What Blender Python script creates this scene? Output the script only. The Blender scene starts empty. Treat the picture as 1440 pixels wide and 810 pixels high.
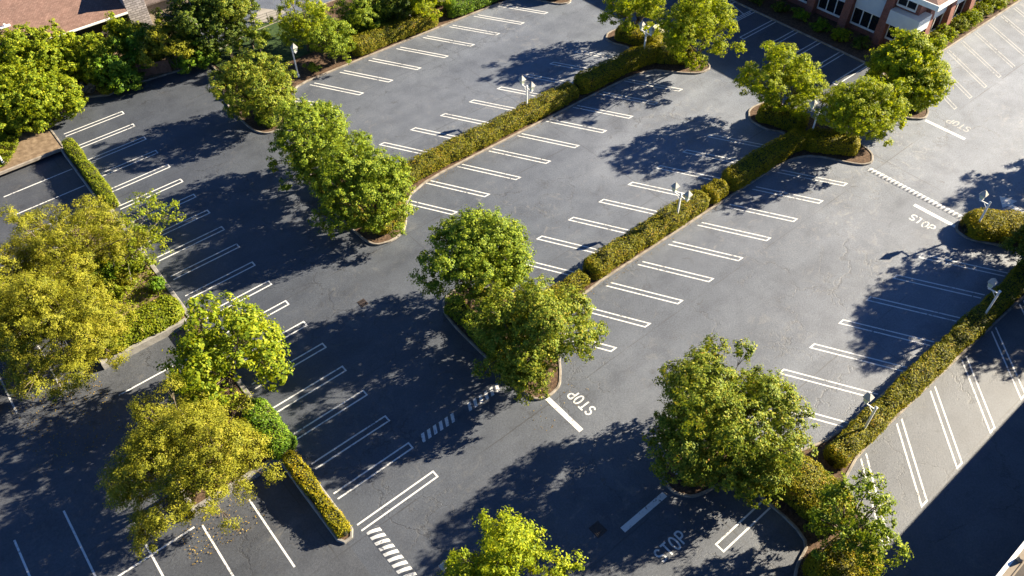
import bpy, bmesh, math, random
import numpy as np
from mathutils import Vector, Matrix
from mathutils.geometry import tessellate_polygon

S = bpy.context.scene
COL = S.collection
R = math.radians
rng = np.random.default_rng(7)
random.seed(7)

# ------------------------------------------------------------------ camera
CR = Vector((0.76891, -0.6392, -0.01422)); CU = Vector((0.47548, 0.55681, 0.68108)); CF = Vector((0.42743, 0.53045, -0.73207))
CH = 40.9247; FP = 1120.54
def at(x, y, z=0.0):
    """photo pixel -> world point at height z"""
    d = CF + CR*((x-720)/FP) - CU*((y-405)/FP)
    return Vector((0, 0, CH)) + d*((z-CH)/d.z)
def dist_px(p):
    return (Vector(p)-Vector((0, 0, CH))).dot(CF)/FP      # metres per photo pixel at p
cam = bpy.data.cameras.new('camera'); cam.lens = 28.0135; cam.sensor_width = 36; cam.clip_end = 3000; cam.clip_start = 0.5
co = bpy.data.objects.new('camera', cam); COL.objects.link(co)
m = Matrix((CR, CU, -CF)).transposed().to_4x4(); m.translation = (0, 0, CH); co.matrix_world = m
S.camera = co

# ------------------------------------------------------------------ light
SUN_EL, SUN_AZ = R(25), R(163.3-180)          # direction towards the sun in xy
sun_dir = Vector((math.cos(SUN_EL)*math.cos(SUN_AZ), math.cos(SUN_EL)*math.sin(SUN_AZ), math.sin(SUN_EL)))
ld = bpy.data.lights.new('sun', 'SUN'); ld.energy = 5.0; ld.angle = R(0.5); ld.color = (1, .87, .66)
lo = bpy.data.objects.new('sun', ld); COL.objects.link(lo)
lo.rotation_euler = sun_dir.to_track_quat('Z', 'Y').to_euler(); lo.location = (60, -20, 60)
W = bpy.data.worlds.new('World'); S.world = W; W.use_nodes = True
nt = W.node_tree; sky = nt.nodes.new('ShaderNodeTexSky'); sky.sky_type = 'NISHITA'; sky.sun_disc = False
sky.sun_elevation = SUN_EL; sky.sun_rotation = math.pi/2 - SUN_AZ; sky.air_density = .55; sky.dust_density = 0; sky.ozone_density = 7.0; sky.altitude = 0
bg = nt.nodes['Background']; bg.inputs[1].default_value = 0.05
nt.links.new(sky.outputs[0], bg.inputs[0])
S.view_settings.view_transform = 'Standard'; S.view_settings.look = 'None'; S.view_settings.gamma = 1
S.view_settings.use_curve_mapping = False
S.view_settings.exposure = 2.05
S.render.engine = 'CYCLES'
S.cycles.max_bounces = 6; S.cycles.diffuse_bounces = 3; S.cycles.transmission_bounces = 4

# ------------------------------------------------------------------ helpers: tags and objects
def tag(o, label=None, cat=None, group=None, kind=None):
    if label: o['label'] = label
    if cat: o['category'] = cat
    if group: o['group'] = group
    if kind: o['kind'] = kind
    return o
def empty(name, loc, label=None, cat=None, group=None, rz=0.0):
    o = bpy.data.objects.new(name, None); COL.objects.link(o); o.location = loc; o.rotation_euler = (0, 0, rz)
    o.empty_display_size = .3
    return tag(o, label, cat, group)
def link_mesh(name, me, mats, parent=None, loc=None):
    for k in (mats if isinstance(mats, (list, tuple)) else [mats]): me.materials.append(k)
    o = bpy.data.objects.new(name, me); COL.objects.link(o)
    if parent: o.parent = parent
    if loc is not None: o.location = loc
    return o
def obj(name, bm, mats, parent=None, loc=None, smooth=False):
    me = bpy.data.meshes.new(name); bmesh.ops.recalc_face_normals(bm, faces=bm.faces); bm.to_mesh(me); bm.free()
    if smooth:
        for p in me.polygons: p.use_smooth = True
    return link_mesh(name, me, mats, parent, loc)
def np_mesh(name, V, F, mats, parent=None, loc=None, matidx=None, smooth=False):
    """V (n,3), F (k,m) same-size faces"""
    me = bpy.data.meshes.new(name); k, mm = F.shape
    me.vertices.add(len(V)); me.vertices.foreach_set('co', np.ascontiguousarray(V, dtype=np.float32).ravel())
    me.loops.add(k*mm); me.loops.foreach_set('vertex_index', np.ascontiguousarray(F, dtype=np.int32).ravel())
    me.polygons.add(k); me.polygons.foreach_set('loop_start', np.arange(0, k*mm, mm, dtype=np.int32))
    me.polygons.foreach_set('loop_total', np.full(k, mm, dtype=np.int32))
    if matidx is not None: me.polygons.foreach_set('material_index', matidx.astype(np.int32))
    if smooth: me.polygons.foreach_set('use_smooth', np.ones(k, dtype=bool))
    me.update(calc_edges=True); me.validate()
    return link_mesh(name, me, mats, parent, loc)
def box(bm, c, s, rot=None, bev=0.0, mi=0):
    r = bmesh.ops.create_cube(bm, size=1)
    vs = r['verts']; M = Matrix.Translation(c) @ ((rot.to_4x4()) if rot else Matrix()) @ Matrix.Diagonal((s[0], s[1], s[2], 1))
    bmesh.ops.transform(bm, matrix=M, verts=vs)
    es = {e for v in vs for e in v.link_edges}; fs = {f for v in vs for f in v.link_faces}
    for f in fs: f.material_index = mi
    if bev > 0:
        r2 = bmesh.ops.bevel(bm, geom=list(es), offset=bev, segments=2, affect='EDGES', profile=.5)
        for f in r2['faces']: f.material_index = mi
def hexa(bm, lo4, hi4, mi=0):
    a = [bm.verts.new(p) for p in lo4]; b = [bm.verts.new(p) for p in hi4]; n = len(a)
    fs = [bm.faces.new(a[::-1]), bm.faces.new(b)]
    for i in range(n): fs.append(bm.faces.new((a[i], a[(i+1) % n], b[(i+1) % n], b[i])))
    for f in fs: f.material_index = mi
def tube(bm, pts, rad, seg=7, mi=0):
    pts = [Vector(p) for p in pts]; rings = []
    for i, p in enumerate(pts):
        d = (pts[min(i+1, len(pts)-1)]-pts[max(i-1, 0)]).normalized()
        q = d.to_track_quat('Z', 'Y')
        r = rad[i] if hasattr(rad, '__len__') else rad
        rings.append([bm.verts.new(p + q @ Vector((r*math.cos(2*math.pi*k/seg), r*math.sin(2*math.pi*k/seg), 0))) for k in range(seg)])
    for a, b in zip(rings, rings[1:]):
        for k in range(seg):
            f = bm.faces.new((a[k], a[(k+1) % seg], b[(k+1) % seg], b[k])); f.material_index = mi; f.smooth = True
    for rr in (rings[0][::-1], rings[-1]):
        f = bm.faces.new(rr); f.material_index = mi

# ------------------------------------------------------------------ materials
def mat(name):
    m = bpy.data.materials.new(name); m.use_nodes = True
    t = m.node_tree; b = t.nodes['Principled BSDF']
    return m, t, b
def N(t, typ, **kw):
    n = t.nodes.new(typ)
    for k, v in kw.items():
        if hasattr(n, k): setattr(n, k, v)
        else: n.inputs[k].default_value = v
    return n
def ramp(t, stops, src, mode='LINEAR'):
    n = t.nodes.new('ShaderNodeValToRGB'); cr = n.color_ramp; cr.interpolation = mode
    while len(cr.elements) < len(stops): cr.elements.new(.5)
    for e, (p, c) in zip(cr.elements, stops):
        e.position = p; e.color = (*c, 1) if len(c) == 3 else c
    t.links.new(src, n.inputs[0]); return n
def noise(t, scale, detail=4, rough=.55, vec=None, dist=0.0):
    n = N(t, 'ShaderNodeTexNoise'); n.inputs['Scale'].default_value = scale; n.inputs['Detail'].default_value = detail
    n.inputs['Roughness'].default_value = rough; n.inputs['Distortion'].default_value = dist
    if vec is not None: t.links.new(vec, n.inputs['Vector'])
    return n
def mixc(t, fac, a, b, mode='MIX'):
    n = t.nodes.new('ShaderNodeMix'); n.data_type = 'RGBA'; n.blend_type = mode
    for s, v in ((n.inputs[0], fac), (n.inputs[6], a), (n.inputs[7], b)):
        if hasattr(v, 'is_output'): t.links.new(v, s)
        else: s.default_value = v if not isinstance(v, tuple) else ((*v, 1) if len(v) == 3 else v)
    return n.outputs[2]
def math_n(t, op, a, b=None, c=None):
    n = N(t, 'ShaderNodeMath', operation=op)
    for i, v in enumerate((a, b, c)):
        if v is None: continue
        if hasattr(v, 'is_output'): t.links.new(v, n.inputs[i])
        else: n.inputs[i].default_value = v
    return n.outputs[0]
def bump(t, b, h, strength=.3, dist=.02):
    n = N(t, 'ShaderNodeBump'); n.inputs['Strength'].default_value = strength; n.inputs['Distance'].default_value = dist
    t.links.new(h, n.inputs['Height']); t.links.new(n.outputs[0], b.inputs['Normal'])
def geo_pos(t): return t.nodes.new('ShaderNodeNewGeometry').outputs['Position']

def asphalt_nodes(t, p):
    """returns colour socket, height socket of worn asphalt (world position p)"""
    big = noise(t, .045, 5, .6, p); mid = noise(t, .5, 6, .65, p, .3); fine = noise(t, 9, 5, .75, p); grit = noise(t, 60, 2, .6, p)
    c = ramp(t, [(.30, (.044, .051, .064)), (.5, (.056, .064, .080)), (.72, (.074, .083, .101))], big.outputs[0]).outputs[0]
    c = mixc(t, .75, c, ramp(t, [(.25, (.62, .62, .64)), (.5, (1, 1, 1)), (.78, (1.32, 1.31, 1.28))], mid.outputs[0]).outputs[0], 'MULTIPLY')
    c = mixc(t, .8, c, ramp(t, [(.25, (.55, .55, .55)), (.5, (1, 1, 1)), (.75, (1.5, 1.5, 1.5))], fine.outputs[0]).outputs[0], 'MULTIPLY')
    c = mixc(t, .7, c, ramp(t, [(.25, (.6, .6, .6)), (.5, (1, 1, 1)), (.75, (1.4, 1.4, 1.4))], grit.outputs[0]).outputs[0], 'MULTIPLY')
    # pale scuffs and dust
    sc = noise(t, 1.1, 8, .75, p, 1.2); sm = noise(t, .12, 3, .5, p)
    f = math_n(t, 'MULTIPLY', ramp(t, [(.53, (0, 0, 0)), (.70, (1, 1, 1))], sc.outputs[0]).outputs[0], ramp(t, [(.45, (0, 0, 0)), (.65, (.55, .55, .55))], sm.outputs[0]).outputs[0])
    c = mixc(t, f, c, (.16, .155, .145))
    # dark oil stains
    os_ = noise(t, .8, 5, .7, p, .8)
    f = ramp(t, [(.61, (0, 0, 0)), (.74, (.7, .7, .7))], os_.outputs[0]).outputs[0]
    c = mixc(t, f, c, (.028, .028, .03))
    # long tracks of the paver, along x
    mp = N(t, 'ShaderNodeMapping'); mp.inputs['Scale'].default_value = (.02, .45, 1); t.links.new(p, mp.inputs[0])
    tr = noise(t, 1.0, 3, .5, mp.outputs[0])
    c = mixc(t, .8, c, ramp(t, [(.35, (.86, .86, .87)), (.65, (1.13, 1.13, 1.12))], tr.outputs[0]).outputs[0], 'MULTIPLY')
    # cracks
    wob = noise(t, .35, 6, .65, p); sub = N(t, 'ShaderNodeVectorMath', operation='MULTIPLY_ADD')
    t.links.new(wob.outputs['Color'], sub.inputs[0]); sub.inputs[1].default_value = (5, 5, 0); t.links.new(p, sub.inputs[2])
    hs = None
    for scale, w, lo_, hi_ in ((.10, .0034, .42, .52), (.33, .006, .50, .58)):
        v = N(t, 'ShaderNodeTexVoronoi', feature='DISTANCE_TO_EDGE'); v.inputs['Scale'].default_value = scale; v.voronoi_dimensions = '2D'
        t.links.new(sub.outputs[0], v.inputs['Vector'])
        edge = ramp(t, [(0, (1, 1, 1)), (w*1.0, (1, 1, 1)), (w*2.4, (0, 0, 0))], v.outputs['Distance']).outputs[0]
        k = ramp(t, [(lo_, (0, 0, 0)), (hi_, (.48, .48, .48))], noise(t, .16, 3, .6, p).outputs[0]).outputs[0]
        e = math_n(t, 'MULTIPLY', edge, k)
        c = mixc(t, e, c, (.022, .022, .024))
        hs = e if hs is None else math_n(t, 'MAXIMUM', hs, e)
    # straight cold joints between paving lanes
    sx = N(t, 'ShaderNodeSeparateXYZ'); t.links.new(p, sx.inputs[0])
    for o_, per, off in ((1, 9.2, 2.3), (0, 17.3, 4.4)):
        q = math_n(t, 'ADD', sx.outputs[o_], math_n(t, 'MULTIPLY', noise(t, .5, 3, .5, p).outputs[0], .12))
        d = math_n(t, 'ABSOLUTE', math_n(t, 'SUBTRACT', math_n(t, 'PINGPONG', math_n(t, 'ADD', q, off), per), per*.5))
        e = math_n(t, 'MULTIPLY', ramp(t, [(0, (1, 1, 1)), (.022, (1, 1, 1)), (.05, (0, 0, 0))], d).outputs[0], ramp(t, [(.4, (0, 0, 0)), (.6, (.7, .7, .7))], noise(t, .2, 4, .6, p).outputs[0]).outputs[0])
        c = mixc(t, e, c, (.03, .03, .032))
    h = math_n(t, 'SUBTRACT', math_n(t, 'ADD', math_n(t, 'MULTIPLY', grit.outputs[0], .8), fine.outputs[0]), math_n(t, 'MULTIPLY', hs, 1.5))
    return c, h, sx

def make_asphalt():
    m, t, b = mat('asphalt'); p = geo_pos(t); c, h, sx = asphalt_nodes(t, p)
    # sun glare put into the colour: the asphalt gets paler towards +x
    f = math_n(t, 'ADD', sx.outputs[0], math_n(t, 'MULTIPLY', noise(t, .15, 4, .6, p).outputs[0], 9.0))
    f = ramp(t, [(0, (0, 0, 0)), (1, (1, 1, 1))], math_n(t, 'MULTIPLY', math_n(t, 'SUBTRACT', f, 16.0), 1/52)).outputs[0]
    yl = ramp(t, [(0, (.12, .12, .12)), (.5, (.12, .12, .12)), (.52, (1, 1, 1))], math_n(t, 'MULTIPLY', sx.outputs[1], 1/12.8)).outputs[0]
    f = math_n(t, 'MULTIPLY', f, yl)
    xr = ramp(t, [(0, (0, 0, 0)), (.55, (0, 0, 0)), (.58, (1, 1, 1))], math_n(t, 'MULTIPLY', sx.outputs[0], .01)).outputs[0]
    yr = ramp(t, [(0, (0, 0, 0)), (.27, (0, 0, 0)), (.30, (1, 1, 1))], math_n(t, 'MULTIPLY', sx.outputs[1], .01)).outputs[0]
    f = math_n(t, 'MULTIPLY', f, math_n(t, 'SUBTRACT', 1.0, math_n(t, 'MULTIPLY', math_n(t, 'MULTIPLY', xr, yr), .85)))  # shade before the offices put into the colour: glare fade held back there
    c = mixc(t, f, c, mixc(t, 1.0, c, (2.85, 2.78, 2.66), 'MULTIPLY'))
    # the lower left yard has a browner, dustier surface
    c2 = math_n(t, 'MULTIPLY', math_n(t, 'LESS_THAN', sx.outputs[0], 5.05), 1.0)
    c = mixc(t, c2, c, mixc(t, 1.0, c, (1.02, .98, .93), 'MULTIPLY'))
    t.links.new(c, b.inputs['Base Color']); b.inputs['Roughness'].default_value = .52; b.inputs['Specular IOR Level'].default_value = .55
    bump(t, b, h, .55, .02)
    return m
M_ASPH = make_asphalt()
def make_paint(name, col, wear=.5):
    m, t, b = mat(name); p = geo_pos(t)
    c, h, sx = asphalt_nodes(t, p)
    w = noise(t, 5, 8, .75, p, .5); w2 = noise(t, .5, 3, .5, p)
    f = ramp(t, [(wear, (0, 0, 0)), (wear+.07, (1, 1, 1))], math_n(t, 'ADD', math_n(t, 'MULTIPLY', w.outputs[0], .7), math_n(t, 'MULTIPLY', w2.outputs[0], .3))).outputs[0]
    pc = ramp(t, [(.3, tuple(x*.82 for x in col)), (.7, col)], noise(t, 14, 5, .7, p).outputs[0]).outputs[0]
    c = mixc(t, f, c, pc)
    t.links.new(c, b.inputs['Base Color']); b.inputs['Roughness'].default_value = .55
    bump(t, b, h, .3, .01)
    return m
M_PAINT = make_paint('white_road_paint', (.70, .70, .68), .385)
M_PAINT_OLD = make_paint('faded_road_paint', (.62, .62, .60), .41)
M_PAINT_VOLD = make_paint('worn_out_road_paint', (.40, .40, .39), .40)
M_BLUE = make_paint('blue_road_paint', (.05, .16, .42), .35)

def simple(name, stops, scale, rough=.8, bstr=.2, bscale=None, detail=6, spec=.3, metal=0):
    m, t, b = mat(name); p = geo_pos(t); n = noise(t, scale, detail, .65, p)
    r = ramp(t, stops, n.outputs[0]); t.links.new(r.outputs[0], b.inputs['Base Color'])
    b.inputs['Roughness'].default_value = rough; b.inputs['Specular IOR Level'].default_value = spec; b.inputs['Metallic'].default_value = metal
    if bstr: bump(t, b, noise(t, bscale or scale*4, 4, .6, p).outputs[0], bstr, .02)
    return m
M_KERB = simple('kerb_concrete', [(.3, (.12, .105, .085)), (.5, (.25, .22, .185)), (.75, (.35, .315, .27))], 2.2, .85, .3)
M_WALLC = simple('wall_concrete', [(.3, (.16, .15, .14)), (.6, (.28, .27, .25)), (.8, (.36, .34, .32))], 2, .85, .3)
M_SOIL = simple('soil_mulch', [(.28, (.025, .016, .010)), (.5, (.085, .052, .032)), (.72, (.17, .11, .07))], 7, .95, .9, 14)
M_DIRT = simple('dry_dirt', [(.28, (.09, .06, .035)), (.5, (.17, .12, .075)), (.74, (.27, .20, .13))], 2.5, .95, .6, 9)
M_LAWN = simple('shady_lawn', [(.3, (.015, .03, .008)), (.5, (.03, .06, .014)), (.7, (.06, .09, .02))], 4, .95, .9, 30)
M_SLAB = simple('pale_concrete', [(.3, (.22, .205, .18)), (.7, (.31, .29, .26))], 1.5, .8, .15)
M_BARK = simple('bark', [(.3, (.05, .038, .028)), (.55, (.12, .095, .072)), (.75, (.20, .165, .13))], 9, .9, .8, 22)
M_BARKP = simple('pale_bark', [(.3, (.16, .14, .12)), (.6, (.30, .27, .23)), (.8, (.40, .37, .32))], 7, .85, .5, 20)
M_WHITE = simple('white_paint', [(.3, (.70, .70, .68)), (.7, (.82, .82, .80))], 2, .45, .05)
M_ROOFW = simple('lantern_roof', [(.3, (.34, .33, .30)), (.7, (.46, .44, .40))], 5, .55, .1)
M_IRON = simple('cast_iron', [(.3, (.025, .02, .018)), (.7, (.07, .052, .045))], 9, .6, .4, spec=.5)
M_FENCE = simple('fence_wood', [(.3, (.13, .075, .055)), (.7, (.24, .15, .11))], 3, .85, .3)
M_STEEL = simple('wire_steel', [(.3, (.06, .06, .06)), (.7, (.12, .12, .12))], 9, .5, .1)
M_DARKW = simple('dark_cladding', [(.3, (.035, .03, .028)), (.7, (.07, .06, .055))], 3, .8, .2)
M_CREAM = simple('cream_render', [(.3, (.20, .165, .125)), (.7, (.26, .22, .17))], 3, .85, .15)
M_GREENBOX = simple('pale_green_paint', [(.3, (.20, .33, .24)), (.7, (.30, .44, .33))], 3, .5, .05)
M_CREAMLID = simple('cream_paint', [(.3, (.60, .58, .42)), (.7, (.70, .68, .52))], 3, .5, .05)
M_ROCK = simple('pale_rock', [(.3, (.30, .28, .27)), (.7, (.55, .52, .50))], 4, .85, .7, 8)
M_RUB = simple('tyre_rubber', [(.3, (.015, .015, .016)), (.7, (.03, .03, .03))], 20, .8, .2)
M_PANEL = simple('white_panel', [(.3, (.52, .58, .62)), (.7, (.62, .67, .70))], .8, .5, .03)

def brick_mat(name, c1, c2, mortar, scale, axis='XZ', bw=.5, rh=.25, ms=.02, rough=.85, bstr=.4):
    m, t, b = mat(name); p = geo_pos(t)
    s = N(t, 'ShaderNodeSeparateXYZ'); t.links.new(p, s.inputs[0]); cmb = N(t, 'ShaderNodeCombineXYZ')
    if axis == 'XY': t.links.new(s.outputs[0], cmb.inputs[0]); t.links.new(s.outputs[1], cmb.inputs[1])
    else:
        t.links.new(math_n(t, 'ADD', s.outputs[0], s.outputs[1]), cmb.inputs[0]); t.links.new(s.outputs[2], cmb.inputs[1])
    br = N(t, 'ShaderNodeTexBrick'); t.links.new(cmb.outputs[0], br.inputs[0])
    br.inputs['Color1'].default_value = (*c1, 1); br.inputs['Color2'].default_value = (*c2, 1); br.inputs['Mortar'].default_value = (*mortar, 1)
    br.inputs['Scale'].default_value = scale; br.inputs['Brick Width'].default_value = bw; br.inputs['Row Height'].default_value = rh; br.inputs['Mortar Size'].default_value = ms
    c = mixc(t, .8, br.outputs[0], ramp(t, [(.3, (.7, .7, .7)), (.7, (1.3, 1.3, 1.3))], noise(t, 1.3, 7, .7, p).outputs[0]).outputs[0], 'MULTIPLY')
    t.links.new(c, b.inputs['Base Color']); b.inputs['Roughness'].default_value = rough
    bump(t, b, br.outputs['Fac'], -bstr, .02)
    return m
M_BRICK = brick_mat('red_brick', (.20, .055, .035), (.27, .085, .055), (.20, .16, .14), 2.2)
M_SHING = brick_mat('brown_shingles', (.155, .088, .070), (.215, .130, .105), (.10, .058, .046), 2.0, 'XY', .5, .28, .03, .9, .5)
M_SHING2 = brick_mat('tan_shingles', (.17, .13, .095), (.22, .17, .125), (.10, .075, .055), 1.6, 'XY', .9, .45, .025, .9, .5)
M_SHING3 = brick_mat('dark_shingles', (.09, .07, .065), (.14, .11, .10), (.05, .04, .038), 2.0, 'XY', .5, .28, .03, .9, .5)
M_STONE = brick_mat('grey_stonework', (.22, .20, .21), (.36, .33, .34), (.13, .12, .12), 1.0, 'XZ', .55, .22, .03, .9, .8)
mg, tg, bgl = mat('dark_glass'); bgl.inputs['Base Color'].default_value = (.012, .015, .02, 1); bgl.inputs['Roughness'].default_value = .06; bgl.inputs['Specular IOR Level'].default_value = .6
M_GLASS = mg
ml, tl, bl = mat('frosted_glass'); bl.inputs['Base Color'].default_value = (.55, .62, .45, 1); bl.inputs['Roughness'].default_value = .35
M_FROST = ml
mc, tc, bc = mat('dark_blue_car_paint'); bc.inputs['Base Color'].default_value = (.03, .05, .09, 1); bc.inputs['Roughness'].default_value = .25; bc.inputs['Coat Weight'].default_value = .8
M_CAR1 = mc
mc, tc, bc = mat('silver_car_paint'); bc.inputs['Base Color'].default_value = (.32, .38, .42, 1); bc.inputs['Roughness'].default_value = .28; bc.inputs['Metallic'].default_value = .4; bc.inputs['Coat Weight'].default_value = .8
M_CAR2 = mc

def leaf_mat(name, stops, trans=.27, rough=.55, patch=.25, gain=1.85):
    stops = [(p, (c[0]*gain, c[1]*gain, c[2]*gain*.8)) for p, c in stops]
    m, t, b = mat(name); g = t.nodes.new('ShaderNodeNewGeometry')
    n = noise(t, 1.1, 3, .6, g.outputs['Position'])
    v = math_n(t, 'ADD', math_n(t, 'MULTIPLY', g.outputs['Random Per Island'], 1-patch), math_n(t, 'MULTIPLY', math_n(t, 'SUBTRACT', n.outputs[0], .28), patch*2.2))
    r = ramp(t, stops, v)
    t.links.new(r.outputs[0], b.inputs['Base Color']); b.inputs['Roughness'].default_value = rough; b.inputs['Specular IOR Level'].default_value = .12
    tr = N(t, 'ShaderNodeBsdfTranslucent'); t.links.new(mixc(t, 1.0, r.outputs[0], (1.35, 1.25, .5), 'MULTIPLY'), tr.inputs[0])
    mx = N(t, 'ShaderNodeMixShader'); mx.inputs[0].default_value = trans
    t.links.new(b.outputs[0], mx.inputs[1]); t.links.new(tr.outputs[0], mx.inputs[2]); t.links.new(mx.outputs[0], t.nodes['Material Output'].inputs[0])
    return m
L_GREEN = leaf_mat('leaf_mid_green', [(.0, (.032, .058, .008)), (.35, (.070, .106, .012)), (.7, (.128, .162, .016)), (.9, (.20, .215, .022)), (1, (.20, .12, .03))])
L_RED = leaf_mat('leaf_green_russet', [(.0, (.030, .052, .009)), (.35, (.070, .099, .012)), (.65, (.125, .148, .018)), (.87, (.19, .175, .025)), (.96, (.22, .10, .035)), (1, (.22, .09, .035))])
L_LIME = leaf_mat('leaf_lime', [(.0, (.050, .080, .008)), (.4, (.110, .144, .010)), (.75, (.19, .214, .013)), (1, (.28, .25, .018))], .42, .55, .22, 1.95)
L_BRIGHT = leaf_mat('leaf_bright_green', [(.0, (.040, .072, .008)), (.4, (.094, .130, .011)), (.75, (.172, .195, .014)), (1, (.25, .235, .02))], .4, .55, .22, 1.85)
L_OLIVE = leaf_mat('leaf_olive_gold', [(.0, (.045, .055, .012)), (.3, (.115, .125, .014)), (.6, (.205, .205, .020)), (.85, (.29, .255, .040)), (1, (.32, .25, .09))], .30, .55, .55, 1.3)
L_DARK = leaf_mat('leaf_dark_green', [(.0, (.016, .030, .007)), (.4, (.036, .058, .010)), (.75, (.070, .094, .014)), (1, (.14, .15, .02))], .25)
L_HEDGE = leaf_mat('leaf_hedge', [(.0, (.055, .066, .009)), (.35, (.118, .128, .012)), (.65, (.20, .185, .016)), (.85, (.26, .19, .024)), (1, (.26, .10, .035))], .3, .55, .35, 1.3)
L_HEDGEY = leaf_mat('leaf_hedge_gold', [(.0, (.085, .088, .009)), (.4, (.165, .160, .011)), (.75, (.26, .215, .013)), (1, (.30, .18, .022))], .3, .55, .35, 1.3)
L_HGREEN = leaf_mat('leaf_glossy_green', [(.0, (.026, .058, .009)), (.4, (.058, .112, .011)), (.75, (.105, .160, .015)), (1, (.17, .19, .022))], .28, .45)
L_IVY = leaf_mat('leaf_ground_cover', [(.0, (.055, .085, .009)), (.4, (.125, .165, .012)), (.75, (.20, .222, .016)), (1, (.25, .19, .03))], .3, .5, .35, 1.2)
L_GREY = leaf_mat('leaf_grey_pink', [(.0, (.07, .06, .055)), (.5, (.16, .14, .13)), (1, (.26, .20, .19))], .25)
L_FALL = leaf_mat('fallen_leaf', [(.0, (.06, .035, .012)), (.5, (.13, .085, .02)), (1, (.22, .16, .04))], .1)
mi_, ti_, bi_ = mat('hedge_twigs'); bi_.inputs['Base Color'].default_value = (.035, .038, .010, 1); bi_.inputs['Roughness'].default_value = .95
M_TWIG = mi_

# ------------------------------------------------------------------ foliage
def unit(v): return v/np.maximum(np.linalg.norm(v, axis=-1, keepdims=True), 1e-9)
def leaf_arrays(P, Nrm, size, aspect=.62, fold=.25, jit=.3):
    n = len(P); Nn = unit(Nrm + rng.normal(0, jit, (n, 3)))
    a = rng.normal(0, 1, (n, 3)); T = unit(np.cross(Nn, a)); B = np.cross(Nn, T)
    l = (size*rng.uniform(.65, 1.3, n))[:, None]; w = l*aspect
    droop = -Nn*l*fold
    V = np.empty((n, 4, 3)); V[:, 0] = P - T*l*.5; V[:, 1] = P + B*w*.5 + droop*.4; V[:, 2] = P + T*l*.5 + droop*.6; V[:, 3] = P - B*w*.5 + droop*.4
    return V.reshape(-1, 3), np.arange(4*n).reshape(n, 4)
def rand_dirs(n):
    return unit(rng.normal(0, 1, (n, 3)))
def crown_leaves(lobes, k=34, per=20, spray=.27, leaf=.17, up=.35):
    """lobes: list of (centre, radius, outward dir). returns leaf centres, normals"""
    PP = []; NN = []
    for c, r, out in lobes:
        ns = max(6, int(k*r*r*rng.uniform(.75, 1.2)))
        d = rand_dirs(ns*3); keep = (d@out > -.35) | (rng.random(len(d)) < .25); d = d[keep][:ns]
        cen = c + d*r*rng.uniform(.55, 1.12, (len(d), 1))*np.array([1, 1, .85])
        m_ = rng.integers(int(per*.6), int(per*1.4)+1, len(d)); idx = np.repeat(np.arange(len(d)), m_)
        q = rand_dirs(len(idx)); rad = spray*rng.uniform(.7, 1.3, (len(d), 1))[idx]
        PP.append(cen[idx] + q*rad*rng.uniform(.3, 1.0, (len(idx), 1))*np.array([1, 1, .7]))
        NN.append(.35*q + .85*d[idx] + np.array([0, 0, up]))
    return np.concatenate(PP), np.concatenate(NN)
def make_lobes(a, c, n, rf=.36, shell=(.48, .80), flat=0.0):
    L = []; pts = []
    tries = 0
    while len(pts) < n and tries < 4000:
        tries += 1
        d = rand_dirs(1)[0]
        if d[2] < -.62: continue
        p = d*rng.uniform(*shell)
        if all(np.linalg.norm(p-q) > .30*(22/n)**.5*rng.uniform(.75, 1) for q in pts): pts.append(p)
    for p in pts:
        r = a*rf*rng.uniform(.6, 1.25)
        L.append((p*np.array([a, a, c]), r, unit(p)))
    for _ in range(n//3):
        d = rand_dirs(1)[0]
        if d[2] > -.5: L.append((d*rng.uniform(.92, 1.12)*np.array([a, a, c]), a*rng.uniform(.12, .2), unit(d+np.array([0, 0, .3]))))
    for _ in range(max(2, n//5)):
        p = rand_dirs(1)[0]*.25; L.append((p*np.array([a, a, c]), a*rf, unit(p+np.array([0, 0, .5]))))
    return L
def stem_bm(base, lobes, zc, r0, fork, lean, bare=0):
    bm = bmesh.new()
    top = Vector((lean[0]*.5, lean[1]*.5, fork))
    tube(bm, [(0, 0, -.15), (lean[0]*.12, lean[1]*.12, fork*.4), top], [r0*1.35, r0, r0*.85], 9)
    C = Vector((lean[0], lean[1], zc))
    nf = 5; forks = []
    for i in range(nf):
        an = 2*math.pi*i/nf + random.random(); d = Vector((math.cos(an), math.sin(an), 0))
        p = top.lerp(C, .55) + d*.55*(zc-fork)*.6
        tube(bm, [top - Vector((0, 0, .12)), top.lerp(p, .5) + Vector((0, 0, -.05)), p], [r0*.6, r0*.5, r0*.36], 7); forks.append(p)
    for c, r, o in lobes:
        e = C + Vector(c)*.98
        f = min(forks, key=lambda q: (q-e).length)
        mid = f.lerp(e, .5) + Vector((random.uniform(-.15, .15), random.uniform(-.15, .15), random.uniform(-.05, .25)))
        tube(bm, [f, mid, e], [r0*.3, r0*.2, r0*.1], 5)
        for _ in range(3):
            q = e + Vector(rand_dirs(1)[0])*r*.8
            tube(bm, [mid.lerp(e, .6), e.lerp(q, .6), q], [r0*.12, r0*.09, r0*.05], 4)
    return bm
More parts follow.
